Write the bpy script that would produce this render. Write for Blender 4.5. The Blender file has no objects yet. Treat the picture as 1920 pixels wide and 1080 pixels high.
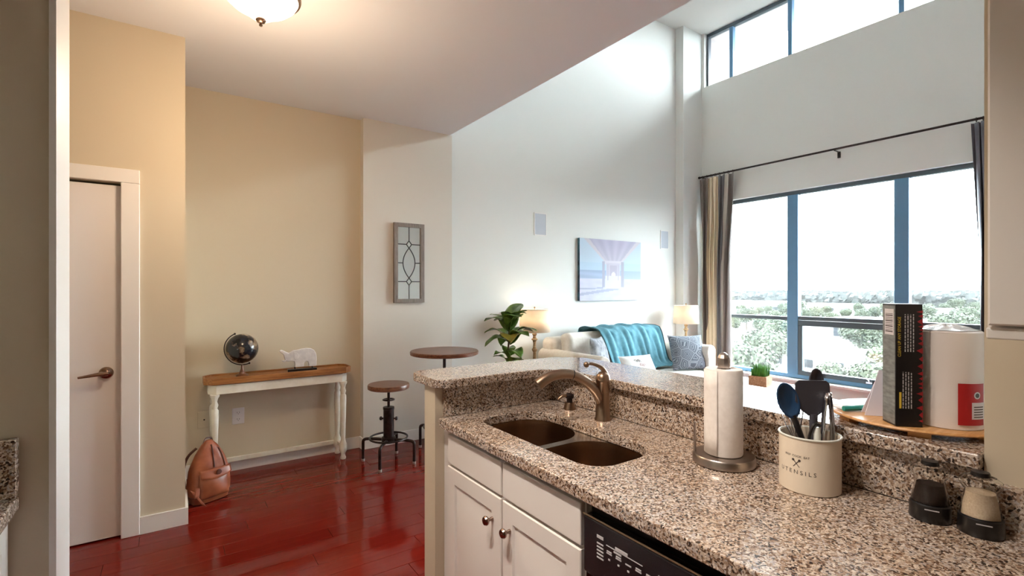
import bpy, bmesh, math, random
from math import sin, cos, pi, radians, sqrt, atan2
from mathutils import Vector, Matrix, noise as mnoise
random.seed(7)
S = bpy.context.scene
COL = S.collection

# ------------------------------------------------------------------ camera, world, exposure
YAW = math.atan2(635, 919)
cd = bpy.data.cameras.new('camera'); cam = bpy.data.objects.new('camera', cd); COL.objects.link(cam)
cam.location = (0, 0, 1.43); cam.rotation_euler = (pi / 2, 0, -YAW)
cd.sensor_width = 36; cd.lens = 919 / 1920 * 36; cd.shift_y = 3 / 1920; cd.clip_start = 0.02; cd.clip_end = 3000
S.camera = cam
SKY = 18.5
w = bpy.data.worlds.new('World'); S.world = w; w.use_nodes = True
w.node_tree.nodes['Background'].inputs[0].default_value = (0.86, 0.94, 1.0, 1)
w.node_tree.nodes['Background'].inputs[1].default_value = SKY
S.view_settings.view_transform = 'Standard'; S.view_settings.look = 'None'
S.view_settings.exposure = 0.88; S.view_settings.gamma = 1.0; S.view_settings.use_curve_mapping = False

# ------------------------------------------------------------------ materials
def srgb(r, g, b):
    def f(c):
        c /= 255.0
        return c / 12.92 if c <= 0.04045 else ((c + 0.055) / 1.055) ** 2.4
    return (f(r), f(g), f(b), 1)

def mat(name, col, rough=0.5, metal=0.0, **k):
    m = bpy.data.materials.new(name); m.use_nodes = True
    b = m.node_tree.nodes['Principled BSDF']
    b.inputs['Base Color'].default_value = col if len(col) == 4 else (*col, 1)
    b.inputs['Roughness'].default_value = rough; b.inputs['Metallic'].default_value = metal
    for key, v in k.items():
        b.inputs[key.replace('_', ' ')].default_value = v
    return m

def nodes(m):
    return m.node_tree.nodes, m.node_tree.links, m.node_tree.nodes['Principled BSDF']

def coord(m, kind='Object', scale=(1, 1, 1), rot=(0, 0, 0)):
    n, l, b = nodes(m)
    tc = n.new('ShaderNodeTexCoord'); mp = n.new('ShaderNodeMapping')
    mp.inputs['Scale'].default_value = scale; mp.inputs['Rotation'].default_value = rot
    l.new(tc.outputs[kind], mp.inputs[0]); return mp.outputs[0]

def ramp(m, src, stops, interp='LINEAR'):
    n, l, b = nodes(m)
    r = n.new('ShaderNodeValToRGB'); r.color_ramp.interpolation = interp
    e = r.color_ramp.elements
    while len(e) > 1: e.remove(e[-1])
    e[0].position, e[0].color = stops[0]
    for p, c in stops[1:]:
        x = e.new(p); x.color = c
    l.new(src, r.inputs[0]); return r.outputs[0]

def tex(m, kind, vec, **k):
    n, l, b = nodes(m)
    t = n.new(kind)
    for key, v in k.items():
        if key in t.inputs.keys(): t.inputs[key].default_value = v
        else: setattr(t, key, v)
    l.new(vec, t.inputs['Vector']); return t

def bump(m, src, strength=0.3, dist=0.01):
    n, l, b = nodes(m)
    bp = n.new('ShaderNodeBump'); bp.inputs['Strength'].default_value = strength; bp.inputs['Distance'].default_value = dist
    l.new(src, bp.inputs['Height']); l.new(bp.outputs[0], b.inputs['Normal'])

def mixc(m, fac, a, bb, blend='MIX'):
    n, l, b = nodes(m)
    x = n.new('ShaderNodeMix'); x.data_type = 'RGBA'; x.blend_type = blend
    if isinstance(fac, (int, float)): x.inputs[0].default_value = fac
    else: l.new(fac, x.inputs[0])
    for s, v in ((x.inputs[6], a), (x.inputs[7], bb)):
        if isinstance(v, tuple): s.default_value = v
        else: l.new(v, s)
    return x.outputs[2]

def varied(name, c1, c2, scale=8, rough=0.6, stretch=(1, 1, 1), bumpst=0.0, detail=4, **k):
    m = mat(name, c1, rough, **k); n, l, b = nodes(m)
    t = tex(m, 'ShaderNodeTexNoise', coord(m, scale=stretch), Scale=scale, Detail=detail)
    l.new(ramp(m, t.outputs[0], [(0.3, c1), (0.7, c2)]), b.inputs['Base Color'])
    if bumpst: bump(m, t.outputs[0], bumpst, 0.004)
    return m

def painted(name, c, rough=0.75):
    m = mat(name, c, rough); n, l, b = nodes(m)
    t = tex(m, 'ShaderNodeTexNoise', coord(m), Scale=260, Detail=3)
    bump(m, t.outputs[0], 0.06, 0.002)
    return m

def attr_mat(name, rough=0.7, **k):
    m = mat(name, (1, 1, 1, 1), rough, **k); n, l, b = nodes(m)
    a = n.new('ShaderNodeAttribute'); a.attribute_name = 'Col'
    l.new(a.outputs['Color'], b.inputs['Base Color']); return m

M = {}
M['tan'] = painted('wall_tan', srgb(208, 195, 172))
M['greige'] = painted('wall_greige', srgb(226, 226, 222))
M['pier'] = painted('wall_pier', srgb(218, 212, 202))
M['white'] = mat('trim_white', srgb(236, 232, 228), 0.4)
M['ceil'] = painted('ceiling_white', srgb(226, 228, 234))
M['cab'] = mat('cabinet_white', srgb(232, 226, 220), 0.35)
M['doorw'] = mat('door_white', srgb(238, 235, 237), 0.4)

def wood(name, c1, c2, c3, rough, sc=(1, 14, 14), scale=3.0, coat=0.0):
    m = mat(name, c1, rough); n, l, b = nodes(m)
    v = coord(m, scale=sc)
    t = tex(m, 'ShaderNodeTexNoise', v, Scale=scale, Detail=6, Roughness=0.65, Distortion=0.4)
    l.new(ramp(m, t.outputs[0], [(0.3, c1), (0.52, c2), (0.72, c3)]), b.inputs['Base Color'])
    b.inputs['Coat Weight'].default_value = coat; b.inputs['Coat Roughness'].default_value = 0.08
    return m
def floor_mat():
    m = wood('mahogany_floor', (0.150, 0.0070, 0.0040, 1), (0.170, 0.0095, 0.0050, 1), (0.190, 0.012, 0.0065, 1), 0.085, (1.2, 22, 22), 2.2, 0.0)
    m.node_tree.nodes['Principled BSDF'].inputs['Specular IOR Level'].default_value = 0.36
    n, l, b = nodes(m)
    oi = n.new('ShaderNodeObjectInfo')
    src = b.inputs['Base Color'].links[0].from_socket
    br = ramp(m, oi.outputs['Random'], [(0, (0.93, 0.93, 0.93, 1)), (1, (1.06, 1.06, 1.06, 1))])
    l.new(mixc(m, 1.0, src, br, 'MULTIPLY'), b.inputs['Base Color'])
    return m
M['floor'] = floor_mat()
M['oak'] = wood('oak_top', srgb(118, 70, 34), srgb(156, 100, 52), srgb(180, 126, 74), 0.5, (2, 26, 26))
M['walnut'] = wood('walnut_seat', srgb(70, 36, 22), srgb(112, 66, 42), srgb(140, 92, 62), 0.32, (3, 24, 24))
M['bamboo'] = wood('bamboo_board', srgb(198, 142, 84), srgb(214, 160, 100), srgb(228, 180, 124), 0.42, (3, 40, 40))
M['greywood'] = wood('grey_wood', srgb(110, 100, 94), srgb(134, 124, 116), srgb(150, 140, 132), 0.6, (30, 30, 3))
M['distress'] = varied('chalk_white', srgb(238, 234, 222), srgb(222, 214, 198), 14, 0.55)
def granite():
    m = mat('granite', (0.4, 0.3, 0.2, 1), 0.16); n, l, b = nodes(m)
    v = coord(m)
    nz = tex(m, 'ShaderNodeTexNoise', v, Scale=60, Detail=2)
    add = n.new('ShaderNodeVectorMath'); add.operation = 'MULTIPLY_ADD'
    l.new(nz.outputs['Color'], add.inputs[0]); add.inputs[1].default_value = (0.014, 0.014, 0.014); l.new(v, add.inputs[2])
    vo = tex(m, 'ShaderNodeTexVoronoi', add.outputs[0], Scale=215)
    sep = n.new('ShaderNodeSeparateColor'); l.new(vo.outputs['Color'], sep.inputs[0])
    cells = ramp(m, sep.outputs[0], [(0, srgb(52, 42, 38)), (0.09, srgb(112, 88, 72)), (0.24, srgb(166, 142, 122)), (0.48, srgb(206, 190, 174)),
                                     (0.7, srgb(190, 180, 174)), (0.86, srgb(230, 218, 204))], 'CONSTANT')
    big = tex(m, 'ShaderNodeTexNoise', v, Scale=9, Detail=3)
    tint = ramp(m, big.outputs[0], [(0.35, (0.86, 0.79, 0.72, 1)), (0.65, (0.94, 0.93, 0.94, 1))])
    sm = tex(m, 'ShaderNodeTexNoise', v, Scale=230, Detail=2)
    dk = ramp(m, sm.outputs[0], [(0.34, (0.3, 0.25, 0.22, 1)), (0.45, (1, 1, 1, 1))])
    c = mixc(m, 1.0, mixc(m, 1.0, cells, tint, 'MULTIPLY'), dk, 'MULTIPLY')
    l.new(c, b.inputs['Base Color'])
    b.inputs['Coat Weight'].default_value = 0.4; b.inputs['Coat Roughness'].default_value = 0.05
    return m
M['granite'] = granite()
def brushed(name, c, rough, sc=(4, 4, 200)):
    m = mat(name, c, rough, 1.0); n, l, b = nodes(m)
    t = tex(m, 'ShaderNodeTexNoise', coord(m, scale=sc), Scale=6, Detail=3)
    bump(m, t.outputs[0], 0.08, 0.001); return m
M['bronze'] = brushed('brushed_bronze', srgb(150, 126, 106), 0.3)
M['steel'] = brushed('brushed_steel', srgb(176, 166, 158), 0.3)
M['sink'] = mat('sink_steel', srgb(150, 122, 98), 0.27, 1.0)
M['sinkrim'] = mat('sink_rim', srgb(190, 184, 178), 0.25, 1.0)
M['chrome'] = mat('polished_steel', srgb(205, 205, 208), 0.12, 1.0)
M['knob'] = mat('knob_metal', srgb(150, 128, 116), 0.22, 1.0)
M['iron'] = varied('dark_iron', srgb(38, 32, 32), srgb(62, 52, 50), 30, 0.38, metal=0.7)
M['black'] = mat('black_plastic', srgb(22, 20, 21), 0.3)
M['dw'] = mat('dishwasher_black', srgb(30, 28, 30), 0.22)
M['dwglint'] = mat('dishwasher_edge_glint', srgb(150, 128, 100), 0.3, 0.6)
M['mark'] = mat('grey_print', srgb(190, 186, 188), 0.6)
M['navy'] = mat('navy_silicone', srgb(28, 62, 98), 0.45)
M['slate'] = mat('slate_nylon', srgb(62, 60, 68), 0.45)
M['crock'] = varied('cream_enamel', srgb(226, 212, 192), srgb(220, 204, 184), 6, 0.35)
M['crockrim'] = mat('crock_rim', srgb(214, 214, 206), 0.3)
M['ink'] = mat('ink', srgb(66, 56, 52), 0.6)
M['paper'] = varied('paper_towel', srgb(238, 230, 224), srgb(228, 219, 212), 60, 0.85, bumpst=0.15)
M['wrap'] = mat('film_wrapped_paper', srgb(236, 226, 220), 0.35)
M['film'] = mat('plastic_film', srgb(236, 238, 242), 0.15)
M['red'] = mat('label_red', srgb(178, 24, 30), 0.35)
M['labelw'] = mat('label_white', srgb(232, 226, 228), 0.5)
M['boxside'] = varied('box_side_grey', srgb(150, 152, 150), srgb(104, 106, 104), 40, 0.4, (1, 1, 3))
M['boxblk'] = mat('box_black', srgb(20, 18, 22), 0.35)
M['yellow'] = mat('yellow_plastic', srgb(206, 190, 40), 0.4)
M['gold'] = mat('print_yellow', srgb(222, 190, 70), 0.5)
M['boxred'] = mat('print_red', srgb(150, 26, 36), 0.5)
M['teal'] = mat('teal_plastic', srgb(20, 136, 124), 0.4)
M['lilac'] = mat('white_card', srgb(232, 228, 238), 0.6)
M['frame'] = mat('window_frame_flare', srgb(92, 134, 168), 0.45)  # dark slate frame with the blue of window flare put into its colour
M['framed'] = mat('window_frame_dark', srgb(70, 82, 90), 0.45)
M['sofa'] = varied('sofa_linen', srgb(240, 234, 226), srgb(230, 222, 212), 40, 0.9, bumpst=0.1)
M['throw'] = varied('teal_throw', srgb(84, 138, 154), srgb(104, 156, 170), 24, 0.9, bumpst=0.2)
M['throwhem'] = mat('throw_hem', srgb(60, 92, 102), 0.9)
M['wcush'] = varied('white_cotton', srgb(238, 236, 232), srgb(228, 226, 224), 30, 0.9)
def greycush():
    m = mat('grey_maze_fabric', srgb(140, 145, 154), 0.9); n, l, b = nodes(m)
    v = coord(m)
    wv = tex(m, 'ShaderNodeTexVoronoi', v, Scale=9, feature='DISTANCE_TO_EDGE')
    mt = n.new('ShaderNodeMath'); mt.operation = 'SINE'
    ml = n.new('ShaderNodeMath'); ml.operation = 'MULTIPLY'; ml.inputs[1].default_value = 46
    l.new(wv.outputs['Distance'], ml.inputs[0]); l.new(ml.outputs[0], mt.inputs[0])
    c = ramp(m, mt.outputs[0], [(0.3, srgb(96, 101, 112)), (0.75, srgb(160, 166, 174))])
    l.new(c, b.inputs['Base Color']); return m
M['gcush'] = greycush()
M['gcush2'] = varied('grey_floral_fabric', srgb(170, 171, 176), srgb(104, 107, 114), 18, 0.9)
M['curtain'] = attr_mat('striped_curtain_silk', 0.55, Sheen_Weight=0.3)
M['canvas'] = attr_mat('canvas_print', 0.7)
M['canvasedge'] = varied('canvas_edge_print', srgb(24, 40, 60), srgb(70, 130, 150), 12, 0.7)
M['shade'] = mat('linen_shade', srgb(244, 232, 214), 0.9)
def shade_mat():
    m = M['shade']; n, l, b = nodes(m)
    tr = n.new('ShaderNodeBsdfTranslucent'); tr.inputs[0].default_value = srgb(250, 238, 222)
    mx = n.new('ShaderNodeMixShader'); mx.inputs[0].default_value = 0.45
    l.new(b.outputs[0], mx.inputs[1]); l.new(tr.outputs[0], mx.inputs[2])
    l.new(mx.outputs[0], n['Material Output'].inputs[0])
shade_mat()
M['lampwood'] = wood('lamp_turned_wood', srgb(96, 72, 48), srgb(168, 136, 96), srgb(196, 170, 130), 0.5, (4, 4, 40))
def leaf_mat(name, c1, c2, rough=0.35):
    m = varied(name, c1, c2, 14, rough); return m
M['leaf'] = leaf_mat('fig_leaf', srgb(52, 86, 36), srgb(112, 142, 62), 0.3)
M['leafvein'] = mat('leaf_vein', srgb(120, 140, 70), 0.5)
M['leafy'] = leaf_mat('fig_leaf_yellow', srgb(160, 140, 50), srgb(120, 120, 50), 0.4)
M['stem'] = mat('plant_stem', srgb(84, 66, 44), 0.8)
M['grass'] = leaf_mat('planter_grass', srgb(52, 120, 34), srgb(110, 170, 60), 0.5)
M['planter'] = wood('planter_wood', srgb(150, 96, 62), srgb(186, 128, 88), srgb(206, 160, 124), 0.6, (3, 20, 20))
M['pot'] = mat('pot_charcoal', srgb(96, 92, 90), 0.6)
M['leather'] = varied('tan_leather', srgb(128, 62, 38), srgb(166, 92, 60), 12, 0.36, bumpst=0.12)
M['leatherd'] = varied('dark_leather', srgb(66, 32, 24), srgb(92, 48, 34), 12, 0.4)
M['marble'] = varied('carved_white_stone', srgb(232, 230, 230), srgb(204, 202, 206), 24, 0.7, bumpst=0.3)
def globe_mat():
    m = mat('globe_map', srgb(30, 34, 42), 0.18); n, l, b = nodes(m)
    t = tex(m, 'ShaderNodeTexNoise', coord(m), Scale=11, Detail=5, Roughness=0.6)
    c = ramp(m, t.outputs[0], [(0.50, srgb(24, 28, 36)), (0.53, srgb(96, 78, 62)), (0.62, srgb(150, 128, 104))])
    l.new(c, b.inputs['Base Color']); return m
M['globe'] = globe_mat()
M['mirror'] = mat('mirror_glass', srgb(232, 236, 234), 0.02, 1.0)
M['lead'] = mat('lead_came', srgb(74, 74, 74), 0.4, 0.6)
M['grille'] = mat('speaker_grille', srgb(188, 192, 200), 0.7)
M['table'] = mat('coffee_table_top', srgb(214, 212, 216), 0.25)
M['outlet'] = mat('outlet_plastic', srgb(226, 222, 224), 0.35)
M['outletd'] = mat('outlet_slots', srgb(120, 112, 114), 0.6)
M['lampglow'] = mat('alabaster_glass', srgb(250, 240, 224), 0.3)
def emis(m, c, s):
    n, l, b = nodes(m); b.inputs['Emission Color'].default_value = c; b.inputs['Emission Strength'].default_value = s
emis(M['lampglow'], (1, 0.90, 0.76, 1), 0.9)
def glass(name, fac=0.06):
    m = bpy.data.materials.new(name); m.use_nodes = True
    n, l = m.node_tree.nodes, m.node_tree.links; n.clear()
    o = n.new('ShaderNodeOutputMaterial'); t = n.new('ShaderNodeBsdfTransparent'); g = n.new('ShaderNodeBsdfGlossy')
    g.inputs['Roughness'].default_value = 0.02
    mx = n.new('ShaderNodeMixShader'); mx.inputs[0].default_value = fac
    t.inputs[0].default_value = (0.96, 0.985, 0.98, 1)
    l.new(t.outputs[0], mx.inputs[1]); l.new(g.outputs[0], mx.inputs[2]); l.new(mx.outputs[0], o.inputs[0]); return m
M['pane'] = glass('window_glass', 0.05)
def veiled(m, fac):  # mixes in a translucent veil that washes out the view like haze
    n, l = m.node_tree.nodes, m.node_tree.links
    o = [q for q in n if q.type == 'OUTPUT_MATERIAL'][0]; src = o.inputs[0].links[0].from_socket
    t = n.new('ShaderNodeBsdfTranslucent'); t.inputs[0].default_value = (0.9, 0.95, 1, 1); x = n.new('ShaderNodeMixShader'); x.inputs[0].default_value = fac
    l.new(src, x.inputs[1]); l.new(t.outputs[0], x.inputs[2]); l.new(x.outputs[0], o.inputs[0])
veiled(M['pane'], 0.005)
M['clear'] = mat('clear_acrylic', (0.98, 0.98, 0.97, 1), 0.03, Transmission_Weight=1.0, IOR=1.12)
M['pepper'] = varied('peppercorns', srgb(44, 26, 18), srgb(20, 12, 10), 300, 0.6)
M['salt'] = varied('salt_grains', srgb(232, 214, 190), srgb(214, 190, 160), 300, 0.8)
# outdoors
M['ground'] = varied('ground', (0.0162, 0.0170, 0.0113, 1), (0.0259, 0.0243, 0.0186, 1), 0.05, 0.95)
M['asphalt'] = varied('asphalt', (0.0683, 0.0683, 0.0683, 1), (0.0827, 0.0791, 0.0755, 1), 0.3, 0.95)
M['tree1'] = varied('foliage_green', (0.0113, 0.0189, 0.0071, 1), (0.0214, 0.0290, 0.0113, 1), 0.5, 0.8)
M['tree2'] = varied('foliage_light', (0.0189, 0.0265, 0.0101, 1), (0.0302, 0.0352, 0.0151, 1), 0.5, 0.8)
M['tree3'] = varied('foliage_far_haze', (0.0073, 0.0100, 0.0088, 1), (0.0103, 0.0130, 0.0115, 1), 0.05, 0.8)  # bluish haze of distance put into the leaf colour
M['bark'] = mat('bark', (0.06, 0.045, 0.035, 1), 0.9)
M['bwall'] = mat('building_white', (0.1860, 0.1860, 0.1798, 1), 0.8)
M['bwall2'] = mat('building_grey', (0.1054, 0.1054, 0.1085, 1), 0.8)
M['broof'] = mat('building_roof', (0.1364, 0.1364, 0.1364, 1), 0.8)
M['bwin'] = mat('building_window', (0.0124, 0.0149, 0.0186, 1), 0.15)
M['mast'] = mat('mast_steel', (0.0324, 0.0306, 0.0306, 1), 0.7)
M['facade'] = mat('outer_facade', srgb(168, 160, 158), 0.8)

# ------------------------------------------------------------------ mesh builder
class MB:
    def __init__(s): s.v = []; s.f = []; s.mi = []
    def add(s, vs, fs, mi=0):
        o = len(s.v); s.v += [tuple(p) for p in vs]
        for f in fs: s.f.append(tuple(i + o for i in f)); s.mi.append(mi)
        return s
    def box(s, x0, x1, y0, y1, z0, z1, mi=0):
        vs = [(x0, y0, z0), (x1, y0, z0), (x1, y1, z0), (x0, y1, z0), (x0, y0, z1), (x1, y0, z1), (x1, y1, z1), (x0, y1, z1)]
        return s.add(vs, [(0, 3, 2, 1), (4, 5, 6, 7), (0, 1, 5, 4), (1, 2, 6, 5), (2, 3, 7, 6), (3, 0, 4, 7)], mi)
    def prism(s, poly, a, b, axis='z', mi=0):
        n = len(poly)
        def P(p, t):
            if axis == 'z': return (p[0], p[1], t)
            if axis == 'y': return (p[0], t, p[1])
            return (t, p[0], p[1])
        vs = [P(p, a) for p in poly] + [P(p, b) for p in poly]
        fs = [tuple(range(n))[::-1], tuple(range(n, 2 * n))] + [(i, (i + 1) % n, n + (i + 1) % n, n + i) for i in range(n)]
        return s.add(vs, fs, mi)
    def lathe(s, prof, n=24, c=(0, 0, 0), mi=0, sx=1, sy=1, cap=True):
        vs = []; fs = []
        for r, z in prof:
            for i in range(n):
                a = 2 * pi * i / n
                vs.append((c[0] + r * cos(a) * sx, c[1] + r * sin(a) * sy, c[2] + z))
        for j in range(len(prof) - 1):
            for i in range(n):
                k = (i + 1) % n
                fs.append((j * n + i, j * n + k, (j + 1) * n + k, (j + 1) * n + i))
        if cap:
            if prof[0][0] > 1e-6: fs.append(tuple(range(n))[::-1])
            if prof[-1][0] > 1e-6: fs.append(tuple((len(prof) - 1) * n + i for i in range(n)))
        return s.add(vs, fs, mi)
    def tube(s, pts, r, n=10, closed=False, mi=0, cap=True):
        pts = [Vector(p) for p in pts]; m = len(pts)
        rs = r if isinstance(r, (list, tuple)) else [r] * m
        vs = []; fs = []; up = None
        for j, p in enumerate(pts):
            if closed: t = pts[(j + 1) % m] - pts[j - 1]
            else: t = pts[min(j + 1, m - 1)] - pts[max(j - 1, 0)]
            t.normalize()
            if up is None:
                up = Vector((0, 0, 1)) if abs(t.z) < 0.9 else Vector((1, 0, 0))
            u = (up - t * up.dot(t)); u.normalize(); up = u; q = t.cross(u)
            for i in range(n):
                a = 2 * pi * i / n; vs.append(p + (u * cos(a) + q * sin(a)) * rs[j])
        rng = m if closed else m - 1
        for j in range(rng):
            for i in range(n):
                k = (i + 1) % n; jj = (j + 1) % m
                fs.append((j * n + i, j * n + k, jj * n + k, jj * n + i))
        if cap and not closed: fs += [tuple(range(n))[::-1], tuple((m - 1) * n + i for i in range(n))]
        return s.add(vs, fs, mi)
    def grid(s, fn, nu, nv, mi=0, closeu=False):
        vs = [fn(i / (nu if closeu else nu - 1), j / (nv - 1)) for j in range(nv) for i in range(nu)]
        fs = []
        for j in range(nv - 1):
            for i in range(nu if closeu else nu - 1):
                k = (i + 1) % nu
                fs.append((j * nu + i, j * nu + k, (j + 1) * nu + k, (j + 1) * nu + i))
        return s.add(vs, fs, mi)
    def ball(s, c, r, n=16, m=10, mi=0, sz=1):
        prof = [(max(r * sin(pi * j / m), 1e-7), -r * cos(pi * j / m) * sz) for j in range(m + 1)]
        return s.lathe(prof, n, c, mi, cap=False)
    def xf(s, mtx):
        s.v = [tuple(mtx @ Vector(p)) for p in s.v]; return s

def rrect(x0, x1, y0, y1, r, n=6):
    rr = r if isinstance(r, (list, tuple)) else [r] * 4
    out = []
    for (cx, cy, a0), q in zip((((x1), (y1), 0), ((x0), (y1), 90), ((x0), (y0), 180), ((x1), (y0), 270)), rr):
        sx = -1 if a0 in (0, 270) else 1; sy = -1 if a0 in (0, 90) else 1
        for i in range(n + 1):
            a = radians(a0 + 90 * i / n)
            out.append((cx + sx * q + q * cos(a), cy + sy * q + q * sin(a)))
    return out

def tag(o, label=None, cat=None, group=None, kind=None):
    if label: o['label'] = label
    if cat: o['category'] = cat
    if group: o['group'] = group
    if kind: o['kind'] = kind
    return o

def finish_mesh(me, smooth):
    bm = bmesh.new(); bm.from_mesh(me)
    bmesh.ops.remove_doubles(bm, verts=bm.verts, dist=1e-6)
    bmesh.ops.recalc_face_normals(bm, faces=bm.faces)
    bm.to_mesh(me); bm.free()
    if smooth:
        for p in me.polygons: p.use_smooth = True
        me.set_sharp_from_angle(angle=radians(smooth if smooth is not True else 40))

def link(name, me, parent=None, loc=(0, 0, 0), rot=(0, 0, 0)):
    o = bpy.data.objects.new(name, me); COL.objects.link(o)
    o.location = loc; o.rotation_euler = rot
    if parent: o.parent = parent
    return o

def build(name, mb, mats, parent=None, loc=(0, 0, 0), rot=(0, 0, 0), smooth=True, bevel=0, seg=2, solid=0, sub=0, fix=True):
    me = bpy.data.meshes.new(name); me.from_pydata(mb.v, [], mb.f)
    for m in (mats if isinstance(mats, (list, tuple)) else [mats]): me.materials.append(M[m] if isinstance(m, str) else m)
    for p, i in zip(me.polygons, mb.mi): p.material_index = i
    if fix: finish_mesh(me, smooth)
    elif smooth:
        for p in me.polygons: p.use_smooth = True
    o = link(name, me, parent, loc, rot)
    if solid:
        x = o.modifiers.new('solid', 'SOLIDIFY'); x.thickness = solid; x.offset = 0
    if bevel:
        x = o.modifiers.new('bevel', 'BEVEL'); x.width = bevel; x.segments = seg; x.limit_method = 'ANGLE'; x.angle_limit = radians(35)
        x.harden_normals = True
        for p in me.polygons: p.use_smooth = True
        me.set_sharp_from_angle(angle=radians(180 if seg > 2 else 60))
    if sub:
        x = o.modifiers.new('sub', 'SUBSURF'); x.levels = sub; x.render_levels = sub
    return o

def B(*a): return MB().box(*a)
def empty(name, loc=(0, 0, 0), rz=0):
    o = bpy.data.objects.new(name, None); COL.objects.link(o); o.location = loc; o.rotation_euler = (0, 0, rz); o.empty_display_size = 0.1
    return o
def struct(name, mb, m, parent=None, **k):
    o = build(name, mb, m, parent, **k)
    if not parent: o['kind'] = 'structure'
    return o
def copy_tree(o, parent=None):
    c = o.copy(); COL.objects.link(c)
    if parent: c.parent = parent
    for ch in list(o.children): copy_tree(ch, c)
    return c
def plate(outer, holes, z0, z1):
    """flat slab with holes, from outlines"""
    bm = bmesh.new(); edges = []
    for loop in [outer] + holes:
        vs = [bm.verts.new((p[0], p[1], z0)) for p in loop]
        edges += [bm.edges.new((vs[i], vs[(i + 1) % len(vs)])) for i in range(len(vs))]
    bmesh.ops.triangle_fill(bm, edges=edges, use_beauty=True, use_dissolve=False)
    r = bmesh.ops.extrude_face_region(bm, geom=list(bm.faces))
    for v in [g for g in r['geom'] if isinstance(g, bmesh.types.BMVert)]: v.co.z = z1
    mb = MB(); bm.verts.index_update()
    mb.add([v.co.copy() for v in bm.verts], [tuple(v.index for v in f.verts) for f in bm.faces]); bm.free(); return mb
def text_mesh(s, size, extrude=0.0, align='CENTER'):
    c = bpy.data.curves.new('text', 'FONT'); c.body = s; c.size = size; c.extrude = extrude; c.align_x = align; c.resolution_u = 3
    o = bpy.data.objects.new('text', c); COL.objects.link(o)
    me = bpy.data.meshes.new_from_object(o)
    mb = MB(); mb.add([v.co.copy() for v in me.vertices], [tuple(p.vertices) for p in me.polygons])
    bpy.data.objects.remove(o); bpy.data.curves.remove(c); bpy.data.meshes.remove(me); return mb
def color_attr(o, fn):
    me = o.data; a = me.color_attributes.new('Col', 'FLOAT_COLOR', 'POINT')
    for i, v in enumerate(me.vertices): a.data[i].color = fn(v.co, i)

# ================================================================== SETTING
CZ, HZ = 2.97, 5.14            # low ceiling, loft ceiling
PX0, PX1, PY0, PY1 = -1.0, 2.3, 1.905, 4.45
fl = MB()
fl.box(-2.35, 6.6, -2.3, PY0, -0.25, 0).box(-2.35, PX0, PY0, 4.7, -0.25, 0).box(PX1, 6.6, PY0, 4.7, -0.25, 0)
fl.box(PX0, PX1, PY1, 4.7, -0.25, 0).box(PX0, PX1, PY0, PY1, -0.25, -0.012)
floor = struct('floor', fl, 'floor', smooth=False)
pw = 0.127; plank_meshes = {}
row = 0; y = PY0
while y < PY1 - 0.01:
    y1 = min(y + pw, PY1); x = PX0 - (row * 0.53) % 1.2
    while x < PX1:
        xa, xb = max(x, PX0), min(x + 1.2, PX1)
        if xb - xa > 0.02:
            key = (round(xb - xa, 3), round(y1 - y, 3))
            if key not in plank_meshes:
                g = 0.0006
                o = build('plank', B(g, key[0] - g, g, key[1] - g, 0, 0.012), 'floor', floor, (xa, y, -0.012), smooth=False, bevel=0.0012, seg=1)
                plank_meshes[key] = o
            else:
                o = plank_meshes[key].copy(); COL.objects.link(o); o.location = (xa, y, -0.012)
        x += 1.2
    y = y1; row += 1

def W(name, m, *boxes):
    mb = MB()
    for b in boxes: mb.box(*b)
    return struct(name, mb, m, smooth=False)
W('wall_left', 'tan', (-2.2, -0.263, 1.72, 1.90, 0, CZ))
W('trim_1', 'white', (-0.263, -0.249, 1.712, 1.908, 0, CZ))
W('wall_entry', 'tan', (-2.2, -1.022, 3.6, 3.75, 0, CZ), (-0.236, 0.06, 3.6, 3.75, 0, CZ), (-1.022, -0.236, 3.6, 3.75, 2.045, CZ), (-0.09, 0.06, 3.75, 4.6, 0, CZ))
W('wall_light_stop', 'tan', (-2.2, -0.09, 4.45, 4.6, 0, CZ), (-2.35, -2.2, 3.75, 4.6, 0, CZ))  # unseen walls added behind the door to stop sky light leaking in
W('wall_console', 'tan', (0.06, 1.4, 4.45, 4.6, 0, CZ))
W('wall_pier', 'pier', (1.4, 2.29, 4.37, 4.6, 0, CZ))
W('wall_back', 'greige', (2.29, 6.48, 4.43, 4.6, 0, HZ + .16))
W('wall_pilaster', 'greige', (5.9, 6.33, 4.30, 4.43, 0, HZ))
LY0, LY1, LZ0, LZ1 = 1.18, 4.06, 0.325, 2.665      # lower window opening
UY0, UY1, UZ0, UZ1 = -0.6, 4.26, 4.36, HZ          # upper window opening
W('wall_window', 'greige', (6.33, 6.48, -1.65, LY0, 0, UZ0), (6.33, 6.48, LY1, 4.43, 0, UZ0), (6.33, 6.48, LY0, LY1, 0, LZ0), (6.33, 6.48, LY0, LY1, LZ1, UZ0),
  (6.33, 6.48, -1.65, UY0, UZ0, HZ), (6.33, 6.48, UY1, 4.43, UZ0, HZ))
W('wall_right', 'greige', (1.57, 6.48, -1.65, -1.5, 0, HZ + .16))
W('wall_kitchen', 'tan', (1.47, 1.57, -2.2, 0.297, 0, CZ))
W('wall_kitchen_left', 'tan', (-1.1, -0.95, -2.2, 1.72, 0, CZ))
W('wall_kitchen_back', 'tan', (-1.1, 1.57, -2.35, -2.2, 0, CZ))
W('wall_foyer_left', 'tan', (-2.35, -2.2, 1.72, 3.75, 0, CZ))
W('ceiling', 'ceil', (-2.35, 2.27, -2.35, 4.6, CZ, CZ + .16))
W('ceiling_loft', 'greige', (2.17, 6.48, -1.65, 4.6, HZ, HZ + .16))
W('wall_loft', 'greige', (2.17, 2.27, -1.65, 4.43, CZ + .16, HZ))
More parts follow.
